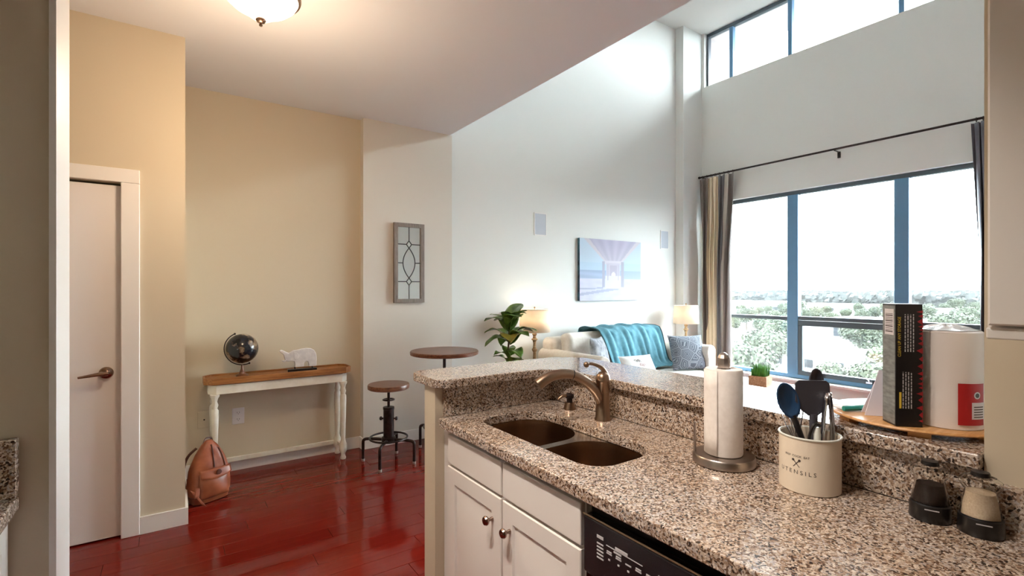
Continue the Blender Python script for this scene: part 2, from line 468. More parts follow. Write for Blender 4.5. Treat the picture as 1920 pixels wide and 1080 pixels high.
W('wall_peninsula', 'tan', (0.87, 1.59, 1.806, 1.905, 0, 1.034), (1.491, 1.59, 0.298, 1.806, 0, 1.034))
# baseboards
def baseboard(name, x0, x1, y0, y1):
    o = struct(name, MB().box(x0, x1, y0, y1, 0, 0.088).box(x0, x1, y0, y1, 0.0885, 0.1), 'white', smooth=False); return o
baseboard('baseboard_entry', -0.160, 0.075, 3.585, 3.5995)
baseboard('baseboard_return', 0.0605, 0.075, 3.6, 4.434)
baseboard('baseboard_console', 0.0755, 1.384, 4.435, 4.4495)
baseboard('baseboard_pier_side', 1.385, 1.3995, 4.355, 4.4495)
baseboard('baseboard_pier', 1.4, 2.305, 4.355, 4.3695)
baseboard('baseboard_back', 2.306, 5.88, 4.415, 4.4295)

# door
d = empty('door_1', (-0.63, 3.6, 0)); tag(d, kind='structure')
slab = build('door_slab', B(-0.385, 0.383, 0.022, 0.06, 0.008, 2.03), 'doorw', d, bevel=0.002, seg=1)
hd = build('door_handle', MB().lathe([(0.001, 0), (0.03, 0), (0.034, 0.006), (0.03, 0.014), (0.016, 0.02), (0.014, 0.05), (0.001, 0.052)], 24).xf(Matrix.Rotation(pi / 2, 4, 'X')), 'knob', slab, (0.315, 0.022, 0.955))
build('lever', MB().tube([(0.012, -0.046, 0), (-0.03, -0.05, 0.0), (-0.07, -0.048, -0.006), (-0.118, -0.046, -0.012)], [0.013, 0.011, 0.009, 0.006], 12), 'knob', hd)
build('latch_plate', B(0.3832, 0.3855, 0.024, 0.05, 0.9, 0.99), 'knob', slab, smooth=False)
for nm, b in (('casing_side', (0.382, 0.469, -0.018, 0, 0, 2.045)), ('casing_side', (-0.469, -0.392, -0.018, 0, 0, 2.045)), ('casing_head', (-0.469, 0.469, -0.018, 0, 2.0455, 2.125)),
              ('door_stop', (0.389, 0.3935, 0.0, 0.1, 0, 2.04))):
    build(nm, B(*b), 'white', d, bevel=0.004, seg=2)

# ---------------- windows
def bar(par, name, y0, y1, z0, z1, x0=6.385, x1=6.455, m='frame'):
    return build(name, B(x0, x1, y0, y1, z0, z1), m, par, bevel=0.004, seg=1, smooth=False)
w1 = empty('window_1'); tag(w1, kind='structure')
bar(w1, 'frame_head', LY0, LY1, LZ1 - 0.05, LZ1 - 0.001, m='framed'); bar(w1, 'frame_bottom', LY0, LY1, LZ0 + 0.001, LZ0 + 0.05)
bar(w1, 'frame_jamb', LY1 - 0.05, LY1 - 0.001, LZ0 + .05, LZ1 - .05); bar(w1, 'frame_jamb', LY0 + 0.001, LY0 + 0.05, LZ0 + .05, LZ1 - .05)
Z0, Z1 = LZ0 + 0.05, LZ1 - 0.05
bar(w1, 'mullion', 2.985, 3.115, Z0, Z1, 6.37, 6.46); bar(w1, 'mullion', 1.870, 2.000, Z0, Z1, 6.37, 6.46)
bar(w1, 'rail', 3.115, LY1 - .05, 1.045, 1.09, m='framed'); bar(w1, 'rail', LY0 + .05, 1.870, 1.045, 1.09, m='framed')
bar(w1, 'rail', 2.0, 2.985, 1.055, 1.10, 6.375, 6.455, 'framed')
sash = bar(w1, 'sash_rail', 2.0, 2.985, 0.985, 1.05, 6.372, 6.44, 'framed')
bar(w1, 'sash_rail', 2.0, 2.985, Z0, Z0 + 0.055, 6.372, 6.44, 'framed')
bar(w1, 'sash_stile', 2.0, 2.05, Z0 + .055, 0.985, 6.372, 6.44, 'framed'); bar(w1, 'sash_stile', 2.935, 2.985, Z0 + .055, 0.985, 6.372, 6.44, 'framed')
for yy in (2.22, 2.72):
    lt = build('window_latch', MB().box(6.345, 6.373, yy - .03, yy + .03, Z0 + .01, Z0 + .03).tube([(6.35, yy, Z0 + .03), (6.335, yy + .01, Z0 + .055), (6.33, yy + .03, Z0 + .07)], 0.006, 8), 'chrome', w1)
for (a, b, c, e) in ((3.115, LY1 - .05, Z0, 1.045), (3.115, LY1 - .05, 1.09, Z1), (2.05, 2.935, Z0 + .055, 0.985), (2.0, 2.985, 1.10, Z1), (LY0 + .05, 1.87, Z0, 1.045), (LY0 + .05, 1.87, 1.09, Z1)):
    build('pane', B(6.412, 6.416, a, b, c, e), 'pane', w1, smooth=False)
build('window_sill', B(6.27, 6.372, LY0 - .06, LY1 + .06, LZ0 - 0.03, LZ0 - 0.0005).xf(Matrix.Identity(4)), 'white', w1, bevel=0.006, seg=2)
w2 = empty('window_2'); tag(w2, kind='structure')
bar(w2, 'frame_head', UY0, UY1, UZ1 - 0.05, UZ1 - 0.001, m='framed'); bar(w2, 'frame_bottom', UY0, UY1, UZ0 + 0.001, UZ0 + 0.02, m='frame')
bar(w2, 'frame_jamb', UY1 - 0.03, UY1 - 0.001, UZ0 + .02, UZ1 - .05, m='framed')
ym = [UY1 - 0.03, 3.88, 3.09, 1.94, 0.8, UY0]
for q in ym[1:-1]: bar(w2, 'mullion', q - 0.026, q + 0.026, UZ0 + .02, UZ1 - .05, m='frame')
for a, b in zip(ym[:-1], ym[1:]):
    build('pane', B(6.412, 6.416, b + .026, a - .026, UZ0 + .02, UZ1 - .05), 'pane', w2, smooth=False)
# roof overhang and side fin outside the loft window
struct('roof_overhang', B(6.5, 7.35, -1.8, 4.8, HZ + .05, HZ + .35), 'facade', smooth=False)
struct('facade_fin', B(6.5, 7.3, 4.36, 4.6, 3.2, HZ + .05), 'facade', smooth=False)

# ================================================================== KITCHEN
# countertop with sink cut-out
SX0, SX1, SY0, SY1 = 0.992, 1.292, 1.018, 1.688
hole = rrect(SX0, SX1, SY0, SY1, [0.13, 0.085, 0.085, 0.13], 8)
o = build('granite_countertop', plate([(0.875, 1.784), (0.875, -2.0), (1.469, -2.0), (1.469, 1.784)], [hole], 0.879, 0.914), 'granite', smooth=40, bevel=0.004)
tag(o, 'speckled brown granite countertop with the double sink cut into it', 'countertop')
bs = empty('granite_backsplash', (1.48, 1.0, 0.914)); tag(bs, 'speckled granite upstand wrapping behind the sink below the raised bar', 'backsplash')
build('long_slab', B(-0.0095, 0.0105, -0.70, 0.80, 0.0005, 0.1195), 'granite', bs, smooth=False)
build('end_slab', B(-0.575, -0.010, 0.785, 0.8055, 0.0005, 0.1195), 'granite', bs, smooth=False)
build('low_slab', B(-0.03, -0.0105, -3.0, -0.705, 0.0005, 0.098), 'granite', bs, smooth=False)
def arc(cx, cy, r, a0, a1, n=8): return [(cx + r * cos(radians(a0 + (a1 - a0) * i / n)), cy + r * sin(radians(a0 + (a1 - a0) * i / n))) for i in range(n + 1)]
bar_out = [(0.895, 1.752)] + arc(1.295, 1.602, 0.15, 90, 0, 10) + [(1.445, 0.2985), (1.5715, 0.2985), (1.5715, 0.05), (1.792, 0.05), (1.792, 1.92), (1.68, 2.035), (0.895, 2.035), (0.858, 1.998), (0.858, 1.79)]
o = build('granite_bar_top', plate(bar_out, [], 1.0345, 1.07), 'granite', smooth=40, bevel=0.005)
tag(o, 'raised L shaped granite bar top with a curved inner corner', 'countertop')

# sink
sk = empty('double_sink', (1.142, 1.353, 0.879)); tag(sk, 'double bowl undermount stainless sink in the granite counter', 'sink')
def bowl(par, y0, y1):
    mb = MB(); prev = None; prof = [(0, -0.002), (0.004, -0.03), (0.010, -0.12), (0.022, -0.165), (0.05, -0.185)]
    x0, x1 = SX0 - 1.142 - 0.004, SX1 - 1.142 + 0.004
    loops = []
    for ins, z in prof:
        r = [max(q - ins * 0.5, 0.03) for q in ((0.12, 0.075, 0.075, 0.12) if y0 < -0.1 or True else (0,))]
        loops.append([(p[0], p[1], z) for p in rrect(x0 + ins, x1 - ins, y0 + ins, y1 - ins, r, 8)])
    n = len(loops[0]); vs = [p for L in loops for p in L]
    fs = [(j * n + i, j * n + (i + 1) % n, (j + 1) * n + (i + 1) % n, (j + 1) * n + i) for j in range(len(loops) - 1) for i in range(n)]
    fs.append(tuple((len(loops) - 1) * n + i for i in range(n)))
    mb.add(vs, fs); return build('bowl', mb, 'sink', par, smooth=50)
b1 = bowl(sk, -0.339, -0.020); b2 = bowl(sk, 0.014, 0.339)
for b_, yc in ((b1, -0.18), (b2, 0.177)):
    build('drain', MB().lathe([(0.001, 0.004), (0.03, 0.004), (0.042, 0.002), (0.045, 0)], 24), 'chrome', b_, (0.0, yc, -0.1845))
ring = plate(rrect(-0.155, 0.155, -0.342, 0.342, 0.11, 8), [rrect(SX0 - 1.142 - .004, SX1 - 1.142 + .004, a, b, [0.12, 0.075, 0.075, 0.12], 8) for a, b in ((-0.339, -0.020), (0.014, 0.339))], -0.004, -0.0008)
build('rim_flange', ring, 'sinkrim', sk, smooth=False)

# faucet
fc = empty('kitchen_faucet', (1.402, 1.395, 0.914)); tag(fc, 'brushed bronze pull-down faucet with curved spout and lever on top', 'faucet')
dx, dy = (1.15 - 1.402), (1.467 - 1.395)
build('body', MB().lathe([(0.033, 0), (0.033, 0.006), (0.029, 0.012), (0.027, 0.06), (0.027, 0.15), (0.029, 0.153), (0.029, 0.16), (0.026, 0.178), (0.012, 0.19), (0.001, 0.192)], 28), 'bronze', fc)
def lerp(path, n):
    out = []
    for i in range(n + 1):
        t = i / n * (len(path) - 1); k = min(int(t), len(path) - 2); u = t - k
        p0, p1, p2, p3 = path[max(k - 1, 0)], path[k], path[k + 1], path[min(k + 2, len(path) - 1)]
        out.append(tuple(0.5 * ((2 * b) + (-a + c) * u + (2 * a - 5 * b + 4 * c - d_) * u * u + (-a + 3 * b - 3 * c + d_) * u ** 3) for a, b, c, d_ in zip(p0, p1, p2, p3)))
    return out
sp = [(0, 0.055), (0.09, 0.105), (0.26, 0.150), (0.5, 0.186), (0.75, 0.190), (0.93, 0.176), (1.06, 0.155)]
path = lerp([(dx * t, dy * t, z) for t, z in sp], 24)
build('spout', MB().tube(path[:13], [0.022 - 0.004 * i / 12 for i in range(13)], 16), 'bronze', fc)
build('spray_head', MB().tube(path[12:], [0.0185 + 0.004 * (i / 12) for i in range(13)], 16), 'bronze', fc)
build('joint_ring', MB().tube([path[12], tuple(a * .8 + b * .2 for a, b in zip(path[12], path[13]))], 0.0190, 16), 'black', fc)
hp = lerp([(0.012, -0.004, 0.18), (0.0, 0.0, 0.20), (-0.018, 0.006, 0.214), (-0.046, 0.016, 0.224), (-0.064, 0.022, 0.222)], 14)
lv = build('lever', MB().tube(hp, [0.011, 0.011, 0.0105, 0.01, 0.0095, 0.009, 0.008, 0.0075, 0.007, 0.007, 0.0065, 0.0065, 0.006, 0.006, 0.006], 12), 'bronze', fc)
build('lever_knob', MB().ball((-0.067, 0.023, 0.2215), 0.0118, 16, 10), 'bronze', lv)
sd = empty('soap_dispenser', (1.408, 1.6, 0.914)); tag(sd, 'small dark bronze soap dispenser pump behind the sink', 'soap dispenser')
build('collar', MB().lathe([(0.027, 0), (0.026, 0.004), (0.02, 0.026), (0.018, 0.03), (0.001, 0.031)], 20), 'bronze', sd)
build('pump_head', MB().lathe([(0.012, 0.03), (0.013, 0.045), (0.019, 0.05), (0.019, 0.062), (0.012, 0.068), (0.001, 0.069)], 20), 'iron', sd)
build('nozzle', MB().tube([(-0.01, 0.003, 0.058), (-0.03, 0.01, 0.06), (-0.044, 0.014, 0.05), (-0.05, 0.016, 0.042)], [0.008, 0.007, 0.006, 0.005], 10), 'bronze', sd)

# base cabinets
def raised_door(y0, y1, z0, z1, x, th=0.019, fr=0.058):
    mb = MB(); loops = []
    for ins, dx_ in ((0, th), (0, 0.003), (0.003, 0), (fr, 0), (fr + 0.006, 0.006), (fr + 0.012, 0.006), (fr + 0.034, 0.0005)):
        loops.append([(x + dx_, y0 + ins, z0 + ins), (x + dx_, y1 - ins, z0 + ins), (x + dx_, y1 - ins, z1 - ins), (x + dx_, y0 + ins, z1 - ins)])
    vs = [p for L in loops for p in L]; fs = [(3, 2, 1, 0)]
    for j in range(len(loops) - 1): fs += [(j * 4 + i, j * 4 + (i + 1) % 4, j * 4 + 4 + (i + 1) % 4, j * 4 + 4 + i) for i in range(4)]
    k = (len(loops) - 1) * 4; fs.append((k, k + 1, k + 2, k + 3)); return mb.add(vs, fs)
def knob_mb():
    return MB().lathe([(0.001, 0), (0.007, 0), (0.007, 0.006), (0.005, 0.01), (0.006, 0.016), (0.014, 0.022), (0.016, 0.028), (0.013, 0.034), (0.001, 0.036)], 20).xf(Matrix.Rotation(-pi / 2, 4, 'Y'))
cb = empty('sink_base_cabinet', (1.19, 1.38, 0)); tag(cb, 'white sink base cabinet with two raised panel doors and false drawer fronts', 'cabinet')
cbx = 1.19; cby = 1.38
def loc(b): return (b[0] - cbx, b[1] - cbx, b[2] - cby, b[3] - cby, b[4], b[5])
build('carcass', MB().box(*loc((0.911, 0.93, 0.966, 1.804, 0.1, 0.8785))).box(*loc((0.93, 1.488, 0.966, 0.985, 0.1, 0.8785))).box(*loc((0.93, 1.488, 1.786, 1.804, 0.1, 0.8785))).box(*loc((0.93, 1.488, 0.985, 1.786, 0.1, 0.12))), 'cab', cb, smooth=False)
build('toe_kick', B(*loc((0.965, 0.98, 0.966, 1.804, 0, 0.0995))), 'cab', cb, smooth=False)
build('counter_rail', B(*loc((0.900, 0.911, 0.968, 1.785, 0.866, 0.8785))), M['grille'], cb, smooth=False)
for (a, b) in ((1.357, 1.738), (0.970, 1.347)):
    build('drawer_front', B(*loc((0.892, 0.9105, a, b, 0.746, 0.860))), 'cab', cb, bevel=0.004, seg=2)
    dr = build('cabinet_door', raised_door(a - cby, b - cby, 0.115, 0.736, 0.892 - cbx), 'cab', cb, smooth=20)
    ky = (1.357 + 0.05) if a > 1.3 else (1.347 - 0.045)
    build('knob', knob_mb(), 'knob', dr, (0.892 - cbx, ky - cby, 0.652))
dw = empty('dishwasher', (1.19, 0.66, 0)); tag(dw, 'black dishwasher with printed control panel under the granite counter', 'dishwasher')
build('tub', B(-0.265, 0.28, -0.298, 0.300, 0.02, 0.862), 'black', dw, smooth=False)
build('door_panel', B(-0.289, -0.2655, -0.298, 0.300, 0.115, 0.685), 'dw', dw, bevel=0.004)
cp = build('control_panel', B(-0.298, -0.2655, -0.298, 0.300, 0.688, 0.838), 'dw', dw, bevel=0.006)
build('top_edge_glint', B(-0.2985, -0.2955, -0.298, 0.300, 0.8385, 0.842), 'dwglint', dw, smooth=False)  # gold strip standing in for the reflection along the panel top
mk = MB()
def mkb(y0, y1, z0, z1): mk.box(-0.2992, -0.2979, y0, y1, z0, z1)
for i in range(6): mkb(0.225, 0.248, 0.795 - i * 0.009 - (0.004 if i else -0.002), 0.7985 - i * 0.009 - (0.004 if i else -0.006))
mkb(0.10, 0.215, 0.790, 0.7915); mkb(0.145, 0.185, 0.7925, 0.799); mkb(0.165, 0.19, 0.783, 0.787)
for i in range(9):
    yc = 0.205 - i * 0.031 - (0.03 if i > 5 else 0)
    mkb(yc - 0.009, yc + 0.009, 0.771, 0.774)
    if i % 3 != 2: mkb(yc - 0.008, yc + 0.008, 0.776, 0.779)
    mkb(yc - 0.003, yc + 0.003, 0.756, 0.760)
mkb(-0.06, 0.055, 0.790, 0.7915)
build('control_markings', mk, 'mark', cp, smooth=False)
cb2 = empty('base_cabinet', (1.19, -0.8, 0)); tag(cb2, 'white base cabinet past the dishwasher under the granite counter', 'cabinet')
build('carcass', B(-0.279, 0.279, -1.19, 1.15, 0.1, 0.8785), 'cab', cb2, smooth=False)
build('toe_kick', B(-0.22, 0.27, -1.19, 1.15, 0, 0.0995), 'cab', cb2, smooth=False)
for a in (-1.18, -0.4, 0.37):
    build('cabinet_door', raised_door(a, a + 0.76, 0.115, 0.86, -0.298), 'cab', cb2, smooth=20)

# wall cabinet on the right
uc = empty('wall_cabinet', (1.31, -0.3, 1.345)); tag(uc, 'white wall cabinet with raised panel doors hung above the counter end', 'cabinet')
build('carcass', B(-0.14, 0.159, -1.2, 0.532, 0, 1.2), 'cab', uc, smooth=False)
build('bottom_rail', B(-0.152, -0.1405, -1.2, 0.532, 0, 0.02), 'cab', uc, bevel=0.003)
for a in (0.042, -0.45, -0.94):
    build('cabinet_door', raised_door(a, a + 0.486, 0.024, 1.195, -0.161), 'cab', uc, smooth=20)

# left counter run
lc = empty('granite_side_counter', (-0.63, 0.0, 0.879)); tag(lc, 'granite counter run ending in a splash on the olive wall', 'countertop')
build('slab', B(-0.318, 0.312, -2.0, 1.7185, 0, 0.035), 'granite', lc, bevel=0.004)
build('side_splash', B(-0.318, 0.311, 1.688, 1.7185, 0.0355, 0.181), 'granite', lc, bevel=0.003)
lb = empty('side_base_cabinet', (-0.64, 0, 0)); tag(lb, 'white base cabinet run beside the olive wall', 'cabinet')
build('carcass', B(-0.305, 0.285, -2.0, 1.7185, 0.1, 0.8785), 'cab', lb, smooth=False)
build('toe_kick', B(-0.3, 0.22, -2.0, 1.7185, 0, 0.0995), 'cab', lb, smooth=False)
for i in range(4):
    a = 1.715 - (i + 1) * 0.62
    mb = raised_door(-(a + 0.61), -a, 0.115, 0.86, -0.304).xf(Matrix.Rotation(pi, 4, 'Z'))
    dr = build('cabinet_door', mb, 'cab', lb, smooth=20)
    build('knob', knob_mb().xf(Matrix.Rotation(pi, 4, 'Z')), 'knob', dr, (0.304, a + 0.05, 0.8))

# foyer dome, then unseen fill spots added over the kitchen
def dome(name, loc_, label, power, r=0.18):
    t = empty(name, loc_); tag(t, label, 'ceiling light')
    k = r / 0.18
    build('canopy', MB().lathe([(0.001, 0), (0.13 * k, 0), (0.14 * k, -0.012), (0.15 * k, -0.03), (0.001, -0.031)], 36), 'bronze', t)
    build('rim_band', MB().lathe([(0.165 * k, -0.052), (0.182 * k, -0.056), (0.186 * k, -0.066), (0.182 * k, -0.076), (0.165 * k, -0.078)], 40, cap=False), 'bronze', t, solid=0.003)
    bl = build('glass_bowl', MB().lathe([(0.174 * k, -0.058), (0.174 * k, -0.075), (0.16 * k, -0.10), (0.13 * k, -0.128), (0.10 * k, -0.142), (0.075 * k, -0.16), (0.05 * k, -0.178), (0.02, -0.186), (0.001, -0.187)], 40, cap=False), 'lampglow', t, solid=0.003)
    build('finial', MB().lathe([(0.001, -0.187), (0.02, -0.188), (0.024, -0.194), (0.018, -0.204), (0.007, -0.208), (0.006, -0.214), (0.009, -0.218), (0.006, -0.224), (0.001, -0.225)], 20), 'bronze', t)
    l = bpy.data.lights.new(name + '_bulb', 'POINT'); l.energy = power; l.color = (1, 0.74, 0.48); l.shadow_soft_size = 0.12
    lo = bpy.data.objects.new(name + '_bulb', l); COL.objects.link(lo); lo.parent = t; lo.location = (0, 0, -0.7)
    return t
dome('foyer_ceiling_light', (0.36, 2.73, CZ), 'flush ceiling light with frosted glass bowl and bronze finial in the foyer', 19)
def fillspot(x, y_, aim, cone, label, power):  # unseen fill spot, added to brighten the counter and sink cabinet
    t = empty('added_fillspot', (x, y_, CZ)); tag(t, label, 'ceiling light', 'added unseen kitchen fill spots')
    build('trim_ring', MB().lathe([(0.062, -0.0005), (0.09, -0.0005), (0.088, -0.006), (0.064, -0.010)], 36, cap=False), 'white', t, solid=0.002)
    build('lens', MB().lathe([(0.001, -0.004), (0.0615, -0.004), (0.0615, -0.0025), (0.001, -0.0025)], 36), 'lampglow', t)
    l = bpy.data.lights.new('fillspot_beam', 'SPOT'); l.energy = power; l.color = (1, 0.90, 0.80); l.spot_size = radians(cone); l.spot_blend = 0.6; l.shadow_soft_size = 0.06
    lo = bpy.data.objects.new('fillspot_beam', l); COL.objects.link(lo); lo.parent = t; lo.location = (0, 0, -0.02)
    lo.rotation_euler = (Vector(aim) - Vector((x, y_, CZ - .02))).to_track_quat('-Z', 'Y').to_euler()
fillspot(0.0, 1.2, (1.0, 1.3, 0.6), 62, 'added unseen downlight above the kitchen aisle aimed at the sink', 100)
fillspot(0.0, 0.75, (1.15, 0.70, 0.9), 50, 'added unseen downlight above the kitchen aisle aimed at the dishwasher counter', 60)

# ================================================================== COUNTER THINGS
# paper towel holder + roll
th = empty('paper_towel_holder', (1.352, 0.845, 0.914)); tag(th, 'brushed steel paper towel holder with round weighted base on the counter', 'towel holder')
build('base', MB().lathe([(0.084, 0), (0.088, 0.003), (0.088, 0.022), (0.084, 0.027), (0.001, 0.029)], 48), 'steel', th)
build('post', MB().lathe([(0.008, 0.028), (0.008, 0.285)], 16), 'steel', th)
build('finial', MB().lathe([(0.017, 0.283), (0.018, 0.288), (0.0175, 0.312), (0.013, 0.322), (0.006, 0.328), (0.001, 0.329)], 10), 'steel', th, smooth=20)
build('side_arm', MB().tube([(-0.05, 0.063, 0.026), (-0.05, 0.063, 0.115)], 0.004, 10), 'steel', th)
r_ = empty('paper_towel_roll', (1.352, 0.845, 0.9435)); tag(r_, 'white paper towel roll standing on the steel holder', 'paper towel')
build('roll', MB().lathe([(0.0195, 0), (0.052, 0), (0.0535, 0.004), (0.0535, 0.246), (0.051, 0.251), (0.0195, 0.251), (0.0195, 0)], 48, cap=False), 'paper', r_)
def loose(u, v):
    a = radians(120 + 75 * u); rr = 0.0545 + 0.006 * max(0, (u - 0.5)) ** 1.5 * (1.2 - v)
    return (rr * cos(a), rr * sin(a), 0.002 + 0.246 * v)
build('loose_sheet', MB().grid(loose, 20, 6), 'paper', r_, solid=0.0008)

# utensil crock
CA = 0.0705
ck = empty('utensil_crock', (1.368, 0.612, 0.914)); tag(ck, 'cream enamel crock lettered UTENSILS on the granite counter', 'crock')
build('vessel', MB().lathe([(0.001, 0), (CA - .003, 0), (CA, 0.003), (CA, 0.139), (CA - .004, 0.139), (CA - .004, 0.006), (0.001, 0.006)], 56), 'crock', ck)
build('rim', MB().tube([(CA * cos(2 * pi * i / 48), CA * sin(2 * pi * i / 48), 0.140) for i in range(48)], 0.0028, 8, closed=True), 'crockrim', ck)
face = atan2(-0.612, -1.372) - radians(24)
def wrap(mb, z):
    vs = []
    for x, yy, zz in mb.v:
        a = face + x / CA; rr = CA + 0.0003 + zz
        vs.append((rr * cos(a), rr * sin(a), z + yy))
    mb.v = vs; return mb
build('lettering', wrap(text_mesh('U T E N S I L S', 0.0145), 0.050), 'ink', ck, smooth=False, fix=False)
build('lettering', wrap(text_mesh('PREP  COOK  EAT', 0.0075), 0.092), 'ink', ck, smooth=False, fix=False)
em = MB()
for s_ in (-1, 1):
    em.prism([(s_ * -0.008, -0.008), (s_ * -0.0065, -0.0085), (s_ * 0.0065, 0.0062), (s_ * 0.005, 0.0075)], 0, 0.0003)
    c0 = (s_ * 0.0075, 0.0085)
    em.prism([(c0[0] + 0.0032 * cos(2 * pi * i / 10), c0[1] + 0.0032 * sin(2 * pi * i / 10)) for i in range(10)], 0, 0.0003)
build('crossed_utensils_emblem', wrap(em, 0.076), 'ink', ck, smooth=False)
# utensils: local frame x = image right, z up; each root at the crock floor
CX, CY = 1.368, 0.612
RV = Vector((cos(-YAW), sin(-YAW), 0)); FV = Vector((-sin(-YAW), cos(-YAW), 0))
def utensil(name, label, off, tilt_r, tilt_f, spin=0):
    t = empty(name, (CX + RV.x * off[0] + FV.x * off[1], CY + RV.y * off[0] + FV.y * off[1], 0.9215))
    up = Vector((0, 0, 1)) + RV * tilt_r + FV * tilt_f; up.normalize()
    xr = RV * cos(spin) + FV * sin(spin); xr = (xr - up * xr.dot(up)).normalized(); yf = up.cross(xr)
    t.rotation_euler = Matrix((xr, yf, up)).transposed().to_euler()
    tag(t, label, 'utensil', 'kitchen utensils in the cream crock'); return t
def paddle(mbprof, th=0.006, dish=0.0):
    mb = MB(); n = len(mbprof)
    def side(sgn): return [(x, sgn * th / 2 + dish * (1 - (x / 0.04) ** 2), z) for x, z in mbprof]
    vs = side(-1) + side(1)
    fs = [tuple(range(n)), tuple(range(2 * n - 1, n - 1, -1))] + [(i, n + i, n + (i + 1) % n, (i + 1) % n) for i in range(n)]
    return mb.add(vs, fs)
def oval(cx, cz, a, b, n=24): return [(cx + a * cos(2 * pi * i / n), cz + b * sin(2 * pi * i / n)) for i in range(n)]
def spoon_head(a, b, cz, dep):
    def f(u, v):
        an = 2 * pi * u; r = v
        return (a * r * cos(an), dep * (1 - r * r), cz + b * r * sin(an))
    return MB().grid(f, 28, 8, closeu=True)
t = utensil('cooking_spoon', 'navy silicone spoon leaning out of the utensil crock', (0.02, -0.022), -0.34, 0.10, 0.15)
build('bowl', spoon_head(0.0305, 0.047, 0.232, 0.012), 'navy', t, solid=0.003)
build('handle', MB().tube([(0, 0.006, 0.0), (0, 0.006, 0.1), (0, 0.006, 0.192)], [0.005, 0.0065, 0.008], 10), 'black', t)
t = utensil('wire_whisk', 'steel wire balloon whisk in the utensil crock', (-0.002, 0.03), -0.10, 0.10)
for i in range(7):
    a = pi * i / 7
    pts = [(cos(a) * r0, sin(a) * r0, z) for r0, z in lerp([(0.006, 0.11), (0.02, 0.15), (0.03, 0.195), (0.022, 0.232), (0, 0.245), (-0.022, 0.232), (-0.03, 0.195), (-0.02, 0.15), (-0.006, 0.11)], 28)]
    build('wire', MB().tube(pts, 0.0009, 6), 'chrome', t)
build('handle', MB().tube([(0, 0, 0.0), (0, 0, 0.11)], 0.007, 10), 'chrome', t)
t = utensil('slotted_turner', 'dark nylon turner with a wide flat blade in the crock', (0.008, -0.006), 0.02, 0.06)
bp = [(-0.035, 0.27), (-0.045, 0.262), (-0.046, 0.215), (-0.03, 0.192), (-0.012, 0.178), (0.012, 0.178), (0.03, 0.192), (0.046, 0.215), (0.045, 0.262), (0.035, 0.27)]
build('blade', paddle(bp, 0.004), 'slate', t, bevel=0.001)
build('handle', MB().tube([(0, 0, 0.0), (0, 0, 0.1), (0, 0, 0.182)], [0.007, 0.009, 0.008], 10), 'slate', t)
t = utensil('serving_spoon', 'charcoal nylon spoon standing behind the turner in the crock', (0.035, 0.025), 0.035, 0.06, 0.1)
build('bowl', spoon_head(0.021, 0.034, 0.262, 0.01), 'slate', t, solid=0.003)
build('handle', MB().tube([(0, 0.006, 0.0), (0, 0.006, 0.1), (0, 0.006, 0.232)], [0.005, 0.006, 0.006], 10), 'slate', t)
t = utensil('steel_tongs', 'polished steel kitchen tongs standing in the crock', (0.038, -0.012), 0.03, 0.03)
for s_ in (-1, 1):
    build('arm', MB().grid(lambda u, v, s_=s_: (s_ * (0.004 + 0.010 * sin(min(v * 1.6, 1) * pi / 2)) + 0.004 * s_ * cos((u - .5) * pi), 0.009 * (u - .5) * 2, 0.24 - 0.235 * v), 8, 10), 'chrome', t, solid=0.0012)
t = utensil('measuring_scoop', 'small pale scoop with a looped black handle in the crock', (-0.012, -0.045), -0.02, -0.02)
build('scoop', MB().tube([(0.004, 0, 0.0), (0.004, 0, 0.08), (0.005, 0, 0.145), (0.006, 0, 0.162)], [0.006, 0.007, 0.0085, 0.004], 12), 'crockrim', t)
build('loop', MB().tube(lerp([(-0.014, 0.002, 0.10), (-0.012, 0.002, 0.14), (0.0, 0.002, 0.168), (0.014, 0.002, 0.165)], 12), 0.004, 8), 'black', t)

# salt and pepper grinders
def grinder(name, loc_, label, fill):
    t = empty(name, loc_); tag(t, label, 'grinder')
    build('grinder_base', MB().lathe([(0.001, 0), (0.036, 0), (0.038, 0.003), (0.0365, 0.036), (0.033, 0.039), (0.001, 0.039)], 36), 'black', t)
    build('base_print', MB().box(-0.0125, 0.0125, -0.0004, 0.0004, 0.0, 0.0022), 'mark', t, (-0.0365 * cos(0.35), -0.0365 * sin(0.35), 0.029), (0, 0, 0.35 - pi / 2))
    build('filling', MB().lathe([(0.001, 0.0395), (0.030, 0.0395), (0.024, 0.080 if fill == 'pepper' else 0.088), (0.001, 0.082 if fill == 'pepper' else 0.092)], 32), fill, t)
    g = build('clear_body', MB().lathe([(0.0335, 0.039), (0.0265, 0.078), (0.0255, 0.090), (0.029, 0.095), (0.0345, 0.104), (0.034, 0.112), (0.026, 0.119), (0.016, 0.121)], 36, cap=False), 'clear', t, solid=0.0015)
    build('cap', MB().lathe([(0.001, 0.1195), (0.0155, 0.1195), (0.0165, 0.123), (0.0145, 0.130), (0.001, 0.131)], 28), 'black', t)
grinder('pepper_grinder', (1.405, 0.374, 0.914), 'clear pepper grinder with black base filled with dark peppercorns', 'pepper')
grinder('salt_grinder', (1.408, 0.290, 0.914), 'clear salt grinder with black base filled with pale salt', 'salt')
# outlet cover plate in the upstand
ob = empty('backsplash_outlet', (1.4695, 0.612, 0.972)); tag(ob, 'brown outlet cover on the granite upstand beside the crock', 'outlet')
build('cover_plate', B(-0.006, 0, -0.036, 0.036, -0.050, 0.050), M['knob'], ob, bevel=0.003)
build('socket', B(-0.008, -0.0062, -0.016, 0.016, -0.034, 0.034), 'leatherd', ob, bevel=0.002)

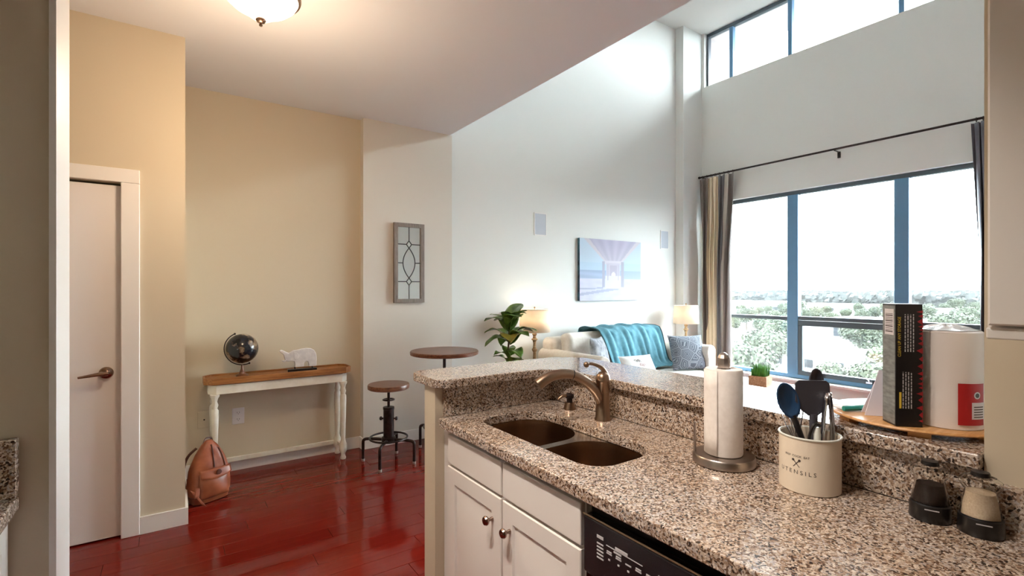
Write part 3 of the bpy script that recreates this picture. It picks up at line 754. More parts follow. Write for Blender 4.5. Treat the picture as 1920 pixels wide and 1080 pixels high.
# ---------------- lazy susan and its things
ZB = 1.0915
ls = empty('wooden_lazy_susan', (1.66, 0.478, 1.07)); tag(ls, 'round pale wooden turntable board on the raised bar', 'serving board')
build('board', MB().lathe([(0.001, 0.0125), (0.188, 0.0125), (0.193, 0.014), (0.195, 0.017), (0.192, 0.021), (0.001, 0.0212)], 64), 'bamboo', ls, smooth=30)
for a in (200, 255, 140, 20, 80, 320):
    build('foot', MB().box(-0.022, 0.022, -0.012, 0.012, 0, 0.0124), 'bamboo', ls, (0.165 * cos(radians(a)), 0.165 * sin(radians(a)), 0), (0, 0, radians(a + 90)), smooth=False)
bx = empty('wrap_box', (1.513, 0.458, ZB)); tag(bx, 'tall black cardboard box with red and yellow print standing on end', 'box')
bx.rotation_euler = (0, 0, radians(45))
bx.scale = (1.13, 1.13, 1.0)
build('carton', MB().box(-0.026, 0.026, -0.026, 0.026, 0, 0.303), 'boxblk', bx, bevel=0.0012)
# face A (local -x... towards kitchen) carries print; face B (+y) grey side
pr = MB()
def rows(y0, y1, z0, z1, n):
    for i in range(n):
        yy = y0 + (y1 - y0) * i / (n - 1); z = z0
        while z < z1:
            L = random.uniform(0.004, 0.011); pr.box(-0.0265, -0.0261, yy - 0.0009, yy + 0.0009, z, min(z + L, z1)); z += L + 0.0022
rows(0.008, -0.008, 0.185, 0.278, 4); build('small_print', pr, 'mark', bx, smooth=False)['kind'] = 'stuff'
pr = MB(); rows(0.012, -0.004, 0.045, 0.135, 4); build('small_print', pr, 'mark', bx, smooth=False)['kind'] = 'stuff'
hl = text_mesh('CLEAN UP ANY STORAGE', 0.0085)
hl.v = [(-0.0264, 0.0165 + y_, 0.222 + x) for x, y_, z_ in hl.v]
build('headline', hl, 'gold', bx, smooth=False, fix=False)
build('headline', B(-0.0266, -0.0261, 0.0155, 0.0195, 0.045, 0.085), 'gold', bx, smooth=False)
rb = MB(); z = 0.012
while z < 0.285:
    h_ = random.uniform(0.006, 0.018); rb.prism([(-0.026, z), (-0.026, z + h_), (-0.026 + random.uniform(0.007, 0.013), z + h_ * 0.5)], -0.0265, -0.0261, axis='x'); z += h_ + random.uniform(0.0, 0.006)
build('red_pattern', rb, 'boxred', bx, smooth=False)
build('grey_side_print', B(-0.0235, 0.0235, 0.0261, 0.0265, 0.004, 0.299), 'boxside', bx, smooth=False)
build('barcode_label', B(-0.019, 0.015, 0.0266, 0.0269, 0.225, 0.290), 'labelw', bx, smooth=False)
bc = MB()
for i in range(11): bc.box(-0.016, 0.012, 0.027, 0.0272, 0.232 + i * 0.0045, 0.232 + i * 0.0045 + (0.0012 if i % 3 else 0.0024))
build('barcode', bc, 'ink', bx, smooth=False)
# wrapped paper towel
wr = empty('wrapped_paper_towels', (1.614, 0.398, ZB)); tag(wr, 'paper towel roll in clear plastic wrap with a red label', 'paper towel')
def wfn(u, v):
    a = 2 * pi * u; k = mnoise.noise((cos(a) * 2.2, sin(a) * 2.2, v * 9)) * 0.0016
    return ((0.0715 + k) * cos(a), (0.0715 + k) * sin(a), 0.001 + v * 0.232)
wb = MB().grid(wfn, 56, 30, closeu=True); wb.lathe([(0.0715, 0.233), (0.066, 0.237), (0.03, 0.238), (0.001, 0.238)], 56, cap=False).lathe([(0.0715, 0.001), (0.001, 0.001)], 56, cap=False)
build('wrapped_roll', wb, 'wrap', wr, smooth=60)
def tuft(u, v):
    a = 2 * pi * u; r = 0.062 * (1 - v) ** 0.8 + 0.003
    k = 1 + 0.22 * sin(7 * a + 2 * v) * (0.2 + v)
    return (r * k * cos(a), r * k * sin(a), 0.2383 + 0.012 * v + 0.003 * sin(5 * a) * v)
build('gathered_film', MB().grid(tuft, 48, 8, closeu=True), 'film', wr, smooth=60)
RL = 0.0732
def patch(a0, a1, z0, z1, r, n=12):
    return MB().grid(lambda u, v: (r * cos(a0 + (a1 - a0) * u), r * sin(a0 + (a1 - a0) * u), z0 + (z1 - z0) * v), n, 2)
fa = atan2(-0.398, -1.614)
lab = build('red_label', patch(fa + 0.30, fa + 1.15, 0.013, 0.113, RL + .0012), 'red', wr, fix=False)
build('label_panel', patch(fa + 0.68, fa + 1.15, 0.028, 0.068, RL + .0016), 'labelw', lab, fix=False)
for i in range(5): build('label_print', patch(fa + 0.74, fa + 1.10, 0.032 + i * 0.006, 0.0345 + i * 0.006, RL + .0019), 'ink', lab, fix=False)
def disc(a, z, rr, r): return MB().add([((r) * cos(a + rr / r * cos(2 * pi * i / 20)), r * sin(a + rr / r * cos(2 * pi * i / 20)), z + rr * sin(2 * pi * i / 20)) for i in range(20)], [tuple(range(20))])
build('label_seal', disc(fa + 0.86, 0.085, 0.0085, RL + .0016), 'labelw', lab, fix=False, smooth=False)
build('label_seal_print', disc(fa + 0.86, 0.085, 0.0055, RL + .0019), 'ink', lab, fix=False, smooth=False)
yb = empty('yellow_bottle', (1.768, 0.372, ZB)); tag(yb, 'yellow squeeze bottle with a dark band behind the wrapped towels', 'bottle')
build('bottle_body', MB().lathe([(0.001, 0), (0.03, 0), (0.032, 0.004), (0.032, 0.095), (0.026, 0.108), (0.012, 0.116), (0.001, 0.116)], 28), 'yellow', yb)
build('dark_band', MB().lathe([(0.0324, 0.06), (0.0324, 0.094)], 28, cap=False), 'black', yb)
build('bottle_cap', MB().lathe([(0.012, 0.117), (0.012, 0.135), (0.006, 0.145), (0.001, 0.145)], 20), 'labelw', yb)
# folded white card + teal packet
cdm = MB().prism([(-0.045, 0), (0.045, 0), (0.024, 0.122), (-0.006, 0.122)], -0.0015, 0.0015, 'y')
cdo = empty('folded_white_card', (1.578, 0.525, ZB)); cdo.rotation_euler = (0, 0, radians(-50)); tag(cdo, 'folded white paper card standing next to the black box', 'card')
build('front_flap', cdm, 'lilac', cdo, (0, -0.02, 0), (radians(-8), 0, 0), smooth=False)
build('back_flap', MB().prism([(-0.04, 0), (0.045, 0), (0.024, 0.119), (-0.002, 0.119)], -0.0015, 0.0015, 'y'), 'lilac', cdo, (0, 0.016, 0.0005), (radians(8), 0, 0), smooth=False)
tp = empty('teal_packet', (1.60, 0.600, ZB)); tp.rotation_euler = (0, 0, radians(-28)); tag(tp, 'flat clear packet with teal edges lying on the wooden board', 'packet')
build('packet', MB().grid(lambda u, v: (-0.055 + 0.11 * u, -0.03 + 0.06 * v, 0.0045 + 0.006 * sin(pi * u) * sin(pi * v) + 0.002 * sin(9 * u)), 14, 8), 'film', tp, solid=0.003)
build('teal_edge', MB().tube(lerp([(-0.058, -0.034, 0.008), (-0.02, -0.037, 0.009), (0.03, -0.036, 0.01), (0.056, -0.03, 0.012)], 10), 0.007, 8), 'teal', tp)
build('teal_flap', MB().prism([(0.0, 0), (0.03, 0), (0.033, 0.032), (0.022, 0.034), (0.015, 0.014), (0.0, 0.008)], -0.004, 0.004, 'y'), 'teal', tp, (0.03, -0.026, 0.001), smooth=False)

# ================================================================== FOYER
# console table
ct = empty('console_table', (0.716, 4.31, 0)); tag(ct, 'narrow white console table with wooden tray top and turned legs', 'console table')
L2, D2 = 0.535, 0.122
def cham(hx, hy, c): return [(-hx + c, -hy), (hx - c, -hy), (hx, -hy + c), (hx, hy - c), (hx - c, hy), (-hx + c, hy), (-hx, hy - c), (-hx, -hy + c)]
tt = build('tray_top', MB().prism(cham(L2 - .012, D2 - .012, 0.05), 0.740, 0.762), 'oak', ct, smooth=False)
rim = plate(cham(L2, D2, 0.055), [cham(L2 - .014, D2 - .014, 0.049)], 0.728, 0.776)
build('tray_rim', rim, 'oak', tt, smooth=False, bevel=0.002)
build('apron', plate(cham(L2 - .03, D2 - .02, 0.05), [cham(L2 - .05, D2 - .04, 0.04)], 0.655, 0.7215), 'distress', ct, smooth=False)
legp = [(0.001, 0), (0.020, 0), (0.024, 0.012), (0.017, 0.035), (0.019, 0.05), (0.034, 0.075), (0.034, 0.125), (0.021, 0.15), (0.016, 0.17), (0.018, 0.2), (0.022, 0.36), (0.026, 0.50), (0.025, 0.535), (0.017, 0.55), (0.024, 0.575), (0.016, 0.6), (0.022, 0.625), (0.031, 0.64), (0.031, 0.654), (0.001, 0.654)]
for sx in (-1, 1):
    for sy in (-1, 1):
        build('leg', MB().lathe(legp, 20), 'distress', ct, (sx * (L2 - .07), sy * (D2 - .034), 0))
build('stretcher', B(-L2 + .1, L2 - .1, D2 - .046, D2 - .022, 0.086, 0.120), 'distress', ct, bevel=0.003)
for sx in (-1, 1):
    build('side_stretcher', B(sx * (L2 - .07) - .012, sx * (L2 - .07) + .012, -D2 + .07, D2 - .07, 0.088, 0.118), 'distress', ct, bevel=0.003)

# globe
gl = empty('desk_globe', (0.437, 4.30, 0.7625)); tag(gl, 'small dark desk globe on a wooden stand on the console table', 'globe')
GZ = 0.212; GR = 0.113
build('globe_ball', MB().ball((0, 0, 0), GR, 40, 24), 'globe', gl, (0, 0, GZ), (0.2, radians(-24), 0.6))
tilt = radians(-24); ar = []
for i in range(25):
    a = radians(90 + 180 * i / 24); ar.append(((GR + 0.012) * cos(a), (GR + 0.012) * sin(a)))
ar = [(x * cos(tilt) + z_ * sin(tilt), 0, GZ - x * sin(tilt) + z_ * cos(tilt)) for x, z_ in ar]
u = Vector((cos(-YAW * .6), sin(-YAW * .6), 0))
ar = [(p[0] * u.x, p[0] * u.y, p[2]) for p in ar]
arm = build('meridian_arm', MB().tube(ar, 0.0042, 8), 'iron', gl)
for q in (0, -1): build('axis_knob', MB().ball(ar[q], 0.008, 12, 8), 'iron', arm)
build('stand', MB().lathe([(0.001, 0), (0.043, 0), (0.046, 0.006), (0.04, 0.014), (0.024, 0.02), (0.019, 0.03), (0.009, 0.058), (0.008, 0.088), (0.001, 0.09)], 28), 'walnut', gl)

# elephant carving
el = empty('elephant_carving', (0.845, 4.30, 0.7625)); el.rotation_euler = (0, 0, radians(-6)); el.scale = (1.1, 1.1, 1.1); tag(el, 'white carved stone elephant with raised trunk on a black block', 'figurine')
prof = [(0.122, 0.032), (0.124, 0.09), (0.12, 0.125), (0.108, 0.15), (0.085, 0.164), (0.055, 0.168), (0.02, 0.165), (-0.015, 0.158), (-0.035, 0.156), (-0.05, 0.148), (-0.068, 0.138),
        (-0.09, 0.150), (-0.112, 0.162), (-0.124, 0.163), (-0.13, 0.155), (-0.122, 0.146), (-0.108, 0.135), (-0.1, 0.12), (-0.097, 0.10), (-0.09, 0.085), (-0.075, 0.078), (-0.052, 0.08), (-0.03, 0.074),
        (-0.026, 0.05), (-0.026, 0.032), (0.035, 0.032), (0.037, 0.062), (0.048, 0.072), (0.062, 0.07), (0.068, 0.055), (0.07, 0.032)]
bd = build('body', MB().prism(prof, -0.022, 0.022, 'y'), 'marble', el, bevel=0.006, seg=3)
build('ear', MB().prism([(-0.035, 0.145), (-0.012, 0.14), (0.002, 0.12), (-0.004, 0.095), (-0.022, 0.085), (-0.034, 0.10)], -0.027, -0.0221, 'y'), 'marble', bd, bevel=0.002)
build('tusk', MB().tube(lerp([(-0.085, -0.018, 0.09), (-0.1, -0.026, 0.083), (-0.116, -0.028, 0.09)], 6), [0.006, 0.0057, 0.0053, 0.005, 0.004, 0.003, 0.0015], 8), 'marble', bd)
build('base_block', B(-0.075, 0.125, -0.025, 0.025, 0, 0.018), 'black', el, bevel=0.001)
for xx in (-0.025, 0.095): build('support_pin', MB().lathe([(0.005, 0.018), (0.005, 0.0325)], 10), 'black', el, (xx, 0, 0))

# wall plates
op = empty('wall_outlet', (0.425, 4.4495, 0.425)); tag(op, 'white double outlet plate on the wall under the console table', 'outlet')
pl_ = build('cover_plate', B(-0.043, 0.043, -0.006, 0, -0.064, 0.064), 'outlet', op, bevel=0.003)
for zz in (-0.026, 0.026):
    so = build('socket', MB().prism(rrect(-0.018, 0.018, zz - 0.016, zz + 0.016, 0.009, 4), -0.0085, -0.0062, 'y'), 'outlet', op)
    build('slots', MB().box(-0.009, -0.006, -0.0089, -0.0086, zz - 0.003, zz + 0.009).box(0.006, 0.009, -0.0089, -0.0086, zz - 0.003, zz + 0.009).box(-0.0025, 0.0025, -0.0089, -0.0086, zz - 0.011, zz - 0.006), 'outletd', so, smooth=False)
bpz = empty('cable_wall_plate', (0.195, 4.4495, 0.43)); tag(bpz, 'tan painted wall plate with one small hole beside the table leg', 'wall plate')
build('cover_plate', B(-0.043, 0.043, -0.006, 0, -0.064, 0.064), 'tan', bpz, bevel=0.003)
build('jack', MB().lathe([(0.001, 0.0062), (0.006, 0.0062), (0.006, 0.009), (0.003, 0.0095), (0.001, 0.0095)], 14).xf(Matrix.Rotation(pi / 2, 4, 'X')), 'iron', bpz)

# backpack
bg = empty('leather_backpack', (0.200, 3.93, 0)); bg.rotation_euler = (0, 0, radians(24)); bg.scale = (1.0, 1.0, 1.0)
tag(bg, 'brown leather backpack slumped on the floor by the console table', 'backpack')
def bagf(u, v):
    a = 2 * pi * u
    pz = v
    wv = [0.112, 0.125, 0.128, 0.124, 0.118, 0.105, 0.084, 0.055, 0.02]; dv = [0.06, 0.075, 0.08, 0.076, 0.07, 0.062, 0.052, 0.036, 0.012]
    t_ = v * 8; k = min(int(t_), 7); f_ = t_ - k
    hw = wv[k] * (1 - f_) + wv[k + 1] * f_; hd = dv[k] * (1 - f_) + dv[k + 1] * f_
    ex = 0.62
    cx, cy = cos(a), sin(a)
    x = hw * math.copysign(abs(cx) ** ex, cx); y_ = hd * math.copysign(abs(cy) ** ex, cy)
    nz = mnoise.noise((x * 14, y_ * 14, v * 5)) * 0.008
    return (x * (1 + nz * 4) + 0.012 * v, y_ + nz + 0.025 * v, 0.004 + 0.40 * (v if v < 0.9 else 0.9 + (v - 0.9) * 0.8) )
bb = MB().grid(bagf, 48, 30, closeu=True); n0 = 29 * 48; bb.f.append(tuple(n0 + i for i in range(48))); bb.mi.append(0); bb.f.append(tuple(range(48))[::-1]); bb.mi.append(0)
body = build('bag_body', bb, 'leather', bg, smooth=60)
build('front_pocket', MB().grid(lambda u, v: (-0.095 + 0.19 * u + 0.0, -0.071 - 0.038 * (sin(pi * u) ** 0.45) * (sin(pi * min(v * 1.02, 1)) ** 0.4) + 0.012 * v, 0.035 + 0.165 * v), 22, 14), 'leather', bg, smooth=60, solid=0.004)
build('pocket_flap', MB().grid(lambda u, v: (-0.1 + 0.2 * u, -0.094 - 0.016 * sin(pi * u) ** 0.5 + 0.02 * v, 0.185 + 0.045 * v - 0.02 * sin(pi * u) * (1 - v)), 18, 5), 'leather', bg, smooth=60, solid=0.005)
build('base_seam', MB().tube([bagf(i / 48, 0.12) for i in range(48)], 0.0035, 8, closed=True).xf(Matrix.Scale(1.012, 4, (1, 0, 0)) @ Matrix.Scale(1.012, 4, (0, 1, 0))), 'leatherd', bg)
build('zipper', MB().tube([Vector(bagf(0.75 + 0.0 * t_, 0.56 + 0.04 * t_)) + Vector((0, -0.002, 0)) for t_ in range(10)], 0.005, 8), 'leatherd', bg)
build('top_zipper', MB().tube([Vector(bagf(0.83, 0.45 + 0.05 * t_)) + Vector((0.002, -0.004, 0)) for t_ in range(9)], 0.0035, 8), 'leatherd', bg)
build('badge', MB().lathe([(0.001, 0.006), (0.016, 0.005), (0.018, 0)], 18).xf(Matrix.Rotation(pi / 2, 4, 'X')), 'leatherd', bg, (0.01, -0.108, 0.205))
build('grab_handle', MB().tube(lerp([(-0.02, 0.03, 0.375), (0.0, 0.04, 0.405), (0.035, 0.045, 0.402), (0.045, 0.04, 0.37)], 12), 0.006, 8), 'leatherd', bg)
for sx, off in ((-1, 0.0), (1, 0.0)):
    build('shoulder_strap', MB().tube(lerp([(sx * 0.05, 0.06, 0.35), (sx * 0.098, 0.066, 0.31), (sx * 0.126, 0.062, 0.25), (sx * 0.130, 0.058, 0.16), (sx * 0.118, 0.06, 0.06)], 18), 0.009, 8), 'leatherd', bg)
build('strap_end', MB().grid(lambda u, v: (-0.125 - 0.022 * u + 0.05 * v, -0.065 - 0.05 * v + 0.012 * u, 0.105 - 0.10 * v + 0.016 * u), 5, 8), 'leather', bg, solid=0.004)
build('side_tassel', MB().grid(lambda u, v: (-0.118 + 0.03 * u - 0.015 * v, -0.07 - 0.012 * v, 0.125 - 0.06 * v), 5, 5), 'leather', bg, solid=0.004)

# mirror on the pier
mr = empty('wall_mirror', (1.828, 4.3695, 1.68)); tag(mr, 'tall narrow leaded wall mirror in a grey wooden frame', 'mirror')
hw, hh = 0.150, 0.373
fr_ = 0.036
build('frame', MB().box(-hw, -hw + fr_, -0.032, 0, -hh, hh).box(hw - fr_, hw, -0.032, 0, -hh, hh).box(-hw + fr_, hw - fr_, -0.032, 0, hh - fr_, hh).box(-hw + fr_, hw - fr_, -0.032, 0, -hh, -hh + fr_), 'greywood', mr, smooth=False)
iw, ih = hw - fr_, hh - fr_
build('mirror_glass', B(-iw, iw, -0.016, -0.012, -ih, ih), 'mirror', mr, smooth=False)
def came(pts, closed=False): build('lead_came', MB().tube([(x, -0.018, z_) for x, z_ in pts], 0.0042, 6, closed=closed), 'lead', mr)
zt = 0.175; dm = 0.034
for s_ in (1, -1):
    came([(0, s_ * ih), (0, s_ * (zt + dm))]); came([(-iw, s_ * zt), (-0.026, s_ * zt)]); came([(0.026, s_ * zt), (iw, s_ * zt)])
    dp_ = [(0, s_ * zt + dm), (0.026, s_ * zt), (0, s_ * zt - dm), (-0.026, s_ * zt)]
    for q in range(4): came([dp_[q], dp_[(q + 1) % 4]])
ze = zt - dm
for s_ in (1, -1):
    came([(s_ * 0.06 * (1 - q * q), ze * q) for q in [i / 8 - 1 for i in range(17)]])
    came([(s_ * 0.06, 0), (s_ * iw, 0)])

# stool and pub table
def pipe_base(par, R, angs, ring_r, zt_, body_r, body_top):
    for a in angs:
        c, s_ = cos(radians(a)), sin(radians(a))
        lg = build('leg', MB().tube(lerp([(0.03 * c, 0.03 * s_, zt_), (R * 0.75 * c, R * 0.75 * s_, zt_), (R * 0.97 * c, R * 0.97 * s_, zt_ - 0.012), (R * c, R * s_, zt_ - 0.045)], 14) + [(R * c, R * s_, 0.006)], 0.0125, 12), 'iron', par)
        build('foot_cap', MB().lathe([(0.013, 0), (0.0145, 0.002), (0.0145, 0.02), (0.0135, 0.022)], 14), 'steel', lg, (R * c, R * s_, 0))
    build('foot_ring', MB().tube([(ring_r * cos(2 * pi * i / 40), ring_r * sin(2 * pi * i / 40), zt_ + 0.018) for i in range(40)], 0.008, 8, closed=True), 'iron', par)
    build('column', MB().lathe([(0.001, zt_ - 0.02), (body_r + 0.014, zt_ - 0.02), (body_r + 0.014, zt_ + 0.02), (body_r, zt_ + 0.025), (body_r, body_top - 0.02), (body_r + 0.003, body_top - 0.018), (body_r + 0.003, body_top), (0.014, body_top), (0.001, body_top)], 24), 'iron', par)
    for s_ in (-1, 1):
        build('side_knob', MB().lathe([(0.008, body_r - .004), (0.008, body_r + 0.012), (0.016, body_r + 0.014), (0.016, body_r + 0.026), (0.01, body_r + 0.032), (0.001, body_r + 0.033)], 16).xf(Matrix.Rotation(s_ * pi / 2, 4, 'Y')), 'iron', par, (0, 0, (body_top + zt_) / 2 + 0.04), (0, 0, -YAW))
st = empty('bar_stool', (1.466, 3.917, 0)); tag(st, 'low industrial pipe stool with round wooden seat and foot ring', 'stool')
pipe_base(st, 0.222, (-128, 52, 138, -44), 0.152, 0.19, 0.043, 0.46)
build('screw_rod', MB().lathe([(0.011, 0.46), (0.011, 0.605)], 14), 'iron', st)
build('hand_wheel', MB().tube([(0.046 * cos(2 * pi * i / 24), 0.046 * sin(2 * pi * i / 24), 0.52) for i in range(24)], 0.005, 8, closed=True).box(-0.045, 0.045, -0.004, 0.004, 0.517, 0.523), 'iron', st)
build('seat_plate', MB().lathe([(0.001, 0.604), (0.07, 0.604), (0.07, 0.61), (0.001, 0.61)], 24), 'iron', st)
build('seat', MB().lathe([(0.001, 0.6105), (0.158, 0.6105), (0.168, 0.616), (0.170, 0.64), (0.165, 0.65), (0.001, 0.652)], 48), 'walnut', st)
pt = empty('pub_table', (1.97, 3.90, 0)); tag(pt, 'round wooden topped pub table on an iron pipe base behind the bar', 'table')
pipe_base(pt, 0.26, (-150, 30, 120, -60), 0.18, 0.21, 0.05, 0.60)
build('screw_rod', MB().lathe([(0.014, 0.60), (0.014, 0.85)], 14), 'iron', pt)
build('top_plate', MB().lathe([(0.001, 0.85), (0.13, 0.85), (0.13, 0.857), (0.001, 0.857)], 28), 'iron', pt)
build('table_top', MB().lathe([(0.001, 0.8575), (0.285, 0.8575), (0.298, 0.863), (0.300, 0.885), (0.294, 0.893), (0.001, 0.895)], 64), 'walnut', pt)

# ================================================================== LIVING ROOM
# canvas print
NU, NV = 121, 81
def pier_paint(u, v):          # u right, v up; washed beach seen between the posts of a jetty
    sky = (0.66, 0.80, 0.90); c = list(sky)
    hz = 0.50
    if v > 0.62: c = [0.70 + 0.05 * (v - .62), 0.82, 0.90]
    if v < hz: c = [0.56 + 0.35 * (hz - v), 0.66 + 0.28 * (hz - v), 0.82 + 0.1 * (hz - v)]
    if v < hz and u < 0.4: q = 0.5 + 0.5 * sin(60 * v + 5 * u); c = [a * (0.9 + 0.1 * q) for a in c]
    if v < 0.36: q = mnoise.noise((u * 9, v * 16, 0)) * 0.06; c = [0.80 + q, 0.80 + q, 0.90 + q]
    if v < 0.36 and abs(v - (0.10 + 0.16 * u)) < 0.022 and u < 0.62: c = [0.62, 0.63, 0.74]
    if v < 0.36 and abs(v - (0.19 + 0.04 * u)) < 0.012 and u < 0.36: c = [0.60, 0.62, 0.72]
    # deck overhead
    up = (v - 0.62) / 0.38
    if up > 0:
        lo, hi = 0.40 - 0.34 * up, 0.66 + 0.34 * up
        if lo < u < hi:
            st_ = 0.03 * sin((u - 0.53) / (0.13 + 0.34 * up) * 16); c = [0.70 + st_ - 0.05 * up, 0.67 + st_ - 0.05 * up, 0.72 + st_]
            if abs(u - lo) < 0.03 + 0.05 * up or abs(u - hi) < 0.03 + 0.05 * up: c = [0.80, 0.76, 0.78]
    def post(x0, x1, v0, v1, col):
        nonlocal c
        if x0 < u < x1 and v0 < v < v1: c = list(col)
    if 0.36 < u < 0.68 and 0.60 < v < 0.66: c = [0.82, 0.79, 0.82]
    if 0.41 < u < 0.64 and 0.34 < v < 0.62: c = [0.74, 0.71, 0.76]
    if 0.47 < u < 0.59 and 0.38 < v < 0.58: c = [0.66, 0.62, 0.68]
    if (u - 0.53) ** 2 + ((v - 0.42) * 0.7) ** 2 < 0.0012: c = [0.95, 0.93, 0.92]
    if 0.40 < u < 0.66 and v < 0.40 and v > 0.2: c = [0.86, 0.85, 0.84]
    post(0.345, 0.385, 0.22, 0.64, (0.60, 0.60, 0.68)); post(0.655, 0.70, 0.22, 0.64, (0.60, 0.59, 0.64))
    post(0.43, 0.445, 0.33, 0.6, (0.66, 0.65, 0.7)); post(0.60, 0.615, 0.33, 0.6, (0.62, 0.6, 0.66))
    return (c[0] ** 1.35 * 0.70, c[1] ** 1.35 * 0.70, c[2] ** 1.2 * 0.72, 1)
pc = empty('canvas_print', (4.57, 4.4295, 1.675)); tag(pc, 'pale canvas print of a beach under a jetty above the sofa', 'picture')
pwid, phei = 0.545, 0.381
build('stretched_canvas', B(-pwid, pwid, -0.038, 0, -phei, phei), 'canvasedge', pc, smooth=False)
pf = build('printed_face', MB().grid(lambda u, v: (-pwid + 2 * pwid * u, -0.0384, -phei + 2 * phei * v), NU, NV), 'canvas', pc, fix=False, smooth=False)
color_attr(pf, lambda co, i: pier_paint((co.x + pwid) / (2 * pwid), (co.z + phei) / (2 * phei)))
# in-wall speakers
for xx, zz, hw_, lab_ in ((3.452, 2.177, 0.089, 'pale flush wall speaker grille high above the left lamp'), (5.65, 2.127, 0.087, 'pale flush wall speaker grille between the canvas and pilaster')):
    sp_ = empty('wall_speaker', (xx, 4.4295, zz)); tag(sp_, lab_, 'speaker', 'wall speakers')
    build('bezel', plate(rrect(-hw_, hw_, -0.13, 0.13, 0.01, 3), [rrect(-hw_ + .01, hw_ - .01, -0.12, 0.12, 0.006, 3)], 0, 0.008).xf(Matrix.Rotation(pi / 2, 4, 'X')), 'white', sp_, smooth=False)
    build('grille', B(-hw_ + .0102, hw_ - .0102, -0.006, 0, -0.1198, 0.1198), M['boxside'] if False else 'grille', sp_, smooth=False)

# sofa
sf = empty('sofa', (4.325, 3.9, 0)); tag(sf, 'cream slipcovered sofa with rounded arms against the back wall', 'sofa')
SW = 0.975
build('seat_base', B(-SW + .02, SW - .02, -0.47, 0.44, 0.06, 0.33), 'sofa', sf, bevel=0.03, seg=4)
armp = [(-0.075, 0.06), (0.075, 0.06), (0.075, 0.62)] + [(0.005 + 0.088 * cos(radians(a)), 0.69 + 0.088 * sin(radians(a))) for a in range(-30, 211, 20)] + [(-0.075, 0.62)]
for sx in (-1, 1):
    build('arm', MB().prism([(sx * -p[0] + sx * (SW - .09), p[1]) for p in armp], -0.50, 0.46, 'y'), 'sofa', sf, bevel=0.02, seg=3)
build('back', B(-SW + .06, SW - .06, 0.24, 0.475, 0.1, 0.90), 'sofa', sf, bevel=0.07, seg=5)
def cushion(name, par, x0, x1, y0, y1, z0, z1, m='sofa', bev=0.06):
    return build(name, B(x0, x1, y0, y1, z0, z1), m, par, bevel=bev, seg=5)
for sx in (-1, 1):
    cushion('seat_cushion', sf, min(0, sx * .80) + .003, max(0, sx * .80) - .003, -0.48, 0.12, 0.332, 0.485, bev=0.045)
    q = cushion('back_cushion', sf, min(0, sx * .805) + .003, max(0, sx * .805) - .003, -0.10, 0.10, 0, 0.47, bev=0.085)
    q.location = (0, 0.15, 0.487); q.rotation_euler = (radians(-12), 0, 0)
for sx in (-1, 1):
    for yy in (-0.42, 0.4): build('leg', MB().lathe([(0.018, 0), (0.026, 0.0595)], 14), 'walnut', sf, (sx * 0.88, yy, 0))

# throw blanket over the back
by = lerp([(0.487, 0.66), (0.488, 0.80), (0.475, 0.925), (0.38, 0.965), (0.26, 0.968), (0.12, 0.955), (0.075, 0.88), (0.05, 0.75), (0.02, 0.60), (-0.02, 0.535), (-0.12, 0.51)], 40)
def thr(u, v):
    k = min(int(v * 40), 39); f_ = v * 40 - k
    yy = by[k][0] * (1 - f_) + by[k + 1][0] * f_; zz = by[k][1] * (1 - f_) + by[k + 1][1] * f_
    fold = 0.012 * sin(u * 21 + 1.5 * sin(v * 6)) + 0.008 * sin(u * 43 + v * 5)
    dn = max(0, v - 0.45)
    x = -0.37 + 1.02 * u + 0.10 * dn * (1 - u) * 2.2 + 0.10 * dn * u + 0.02 * sin(v * 9)
    sg = 1 if v > 0.3 else 0.3
    return (x, yy - 0.012 - abs(fold) * 1.3 * (1 if v > 0.5 else 0.2) * sg, zz + 0.012 + fold * (0.7 if 0.2 < v < 0.55 else 0.25) + (0.02 * sin(u * pi) if 0.25 < v < 0.5 else 0))
tb = empty('throw_blanket', (4.325, 3.9, 0)); tag(tb, 'teal throw blanket draped over the sofa back and seat', 'blanket')
build('cloth', MB().grid(thr, 70, 70), 'throw', tb, smooth=70, solid=0.006)
for uu in (0.0, 1.0): build('hem', MB().tube([Vector(thr(uu, i / 40)) + Vector((0, -0.004, 0.004)) for i in range(8, 38)], 0.006, 6), 'throwhem', tb)

# cushions
def pillow(name, w_, h_, t_, loc_, rot_, m, label):
    def sh(sg):
        def f(u, v):
            a, b_ = 2 * u - 1, 2 * v - 1
            k = max(0, (1 - abs(a) ** 2.6) * (1 - abs(b_) ** 2.6)) ** 0.55
            pin = 1 - 0.07 * (1 - a * a) * abs(b_) ** 3; pin2 = 1 - 0.07 * (1 - b_ * b_) * abs(a) ** 3
            return (a * w_ / 2 * pin2, sg * t_ / 2 * k, h_ / 2 + b_ * h_ / 2 * pin)
        return f
    e = empty(name, loc_); e.rotation_euler = rot_; tag(e, label, 'cushion', 'scatter cushions on the sofa')
    build('cover', MB().grid(sh(-1), 26, 26).grid(sh(1), 26, 26), m, e, smooth=70)
    return e
pillow('scatter_cushion', 0.44, 0.42, 0.16, (4.965, 3.52, 0.492), (radians(-20), 0, radians(-24)), 'gcush', 'grey maze patterned cushion propped at the sofa arm')
p2 = pillow('scatter_cushion', 0.44, 0.44, 0.14, (3.79, 3.74, 0.492), (radians(-14), radians(3), radians(30)), 'gcush2', 'pale grey floral cushion leaning beside the teal throw')
p3 = pillow('lumbar_cushion', 0.46, 0.24, 0.12, (4.215, 3.60, 0.492), (radians(-32), 0, radians(-8)), 'wcush', 'small white lumbar cushion with script lettering on the seat')
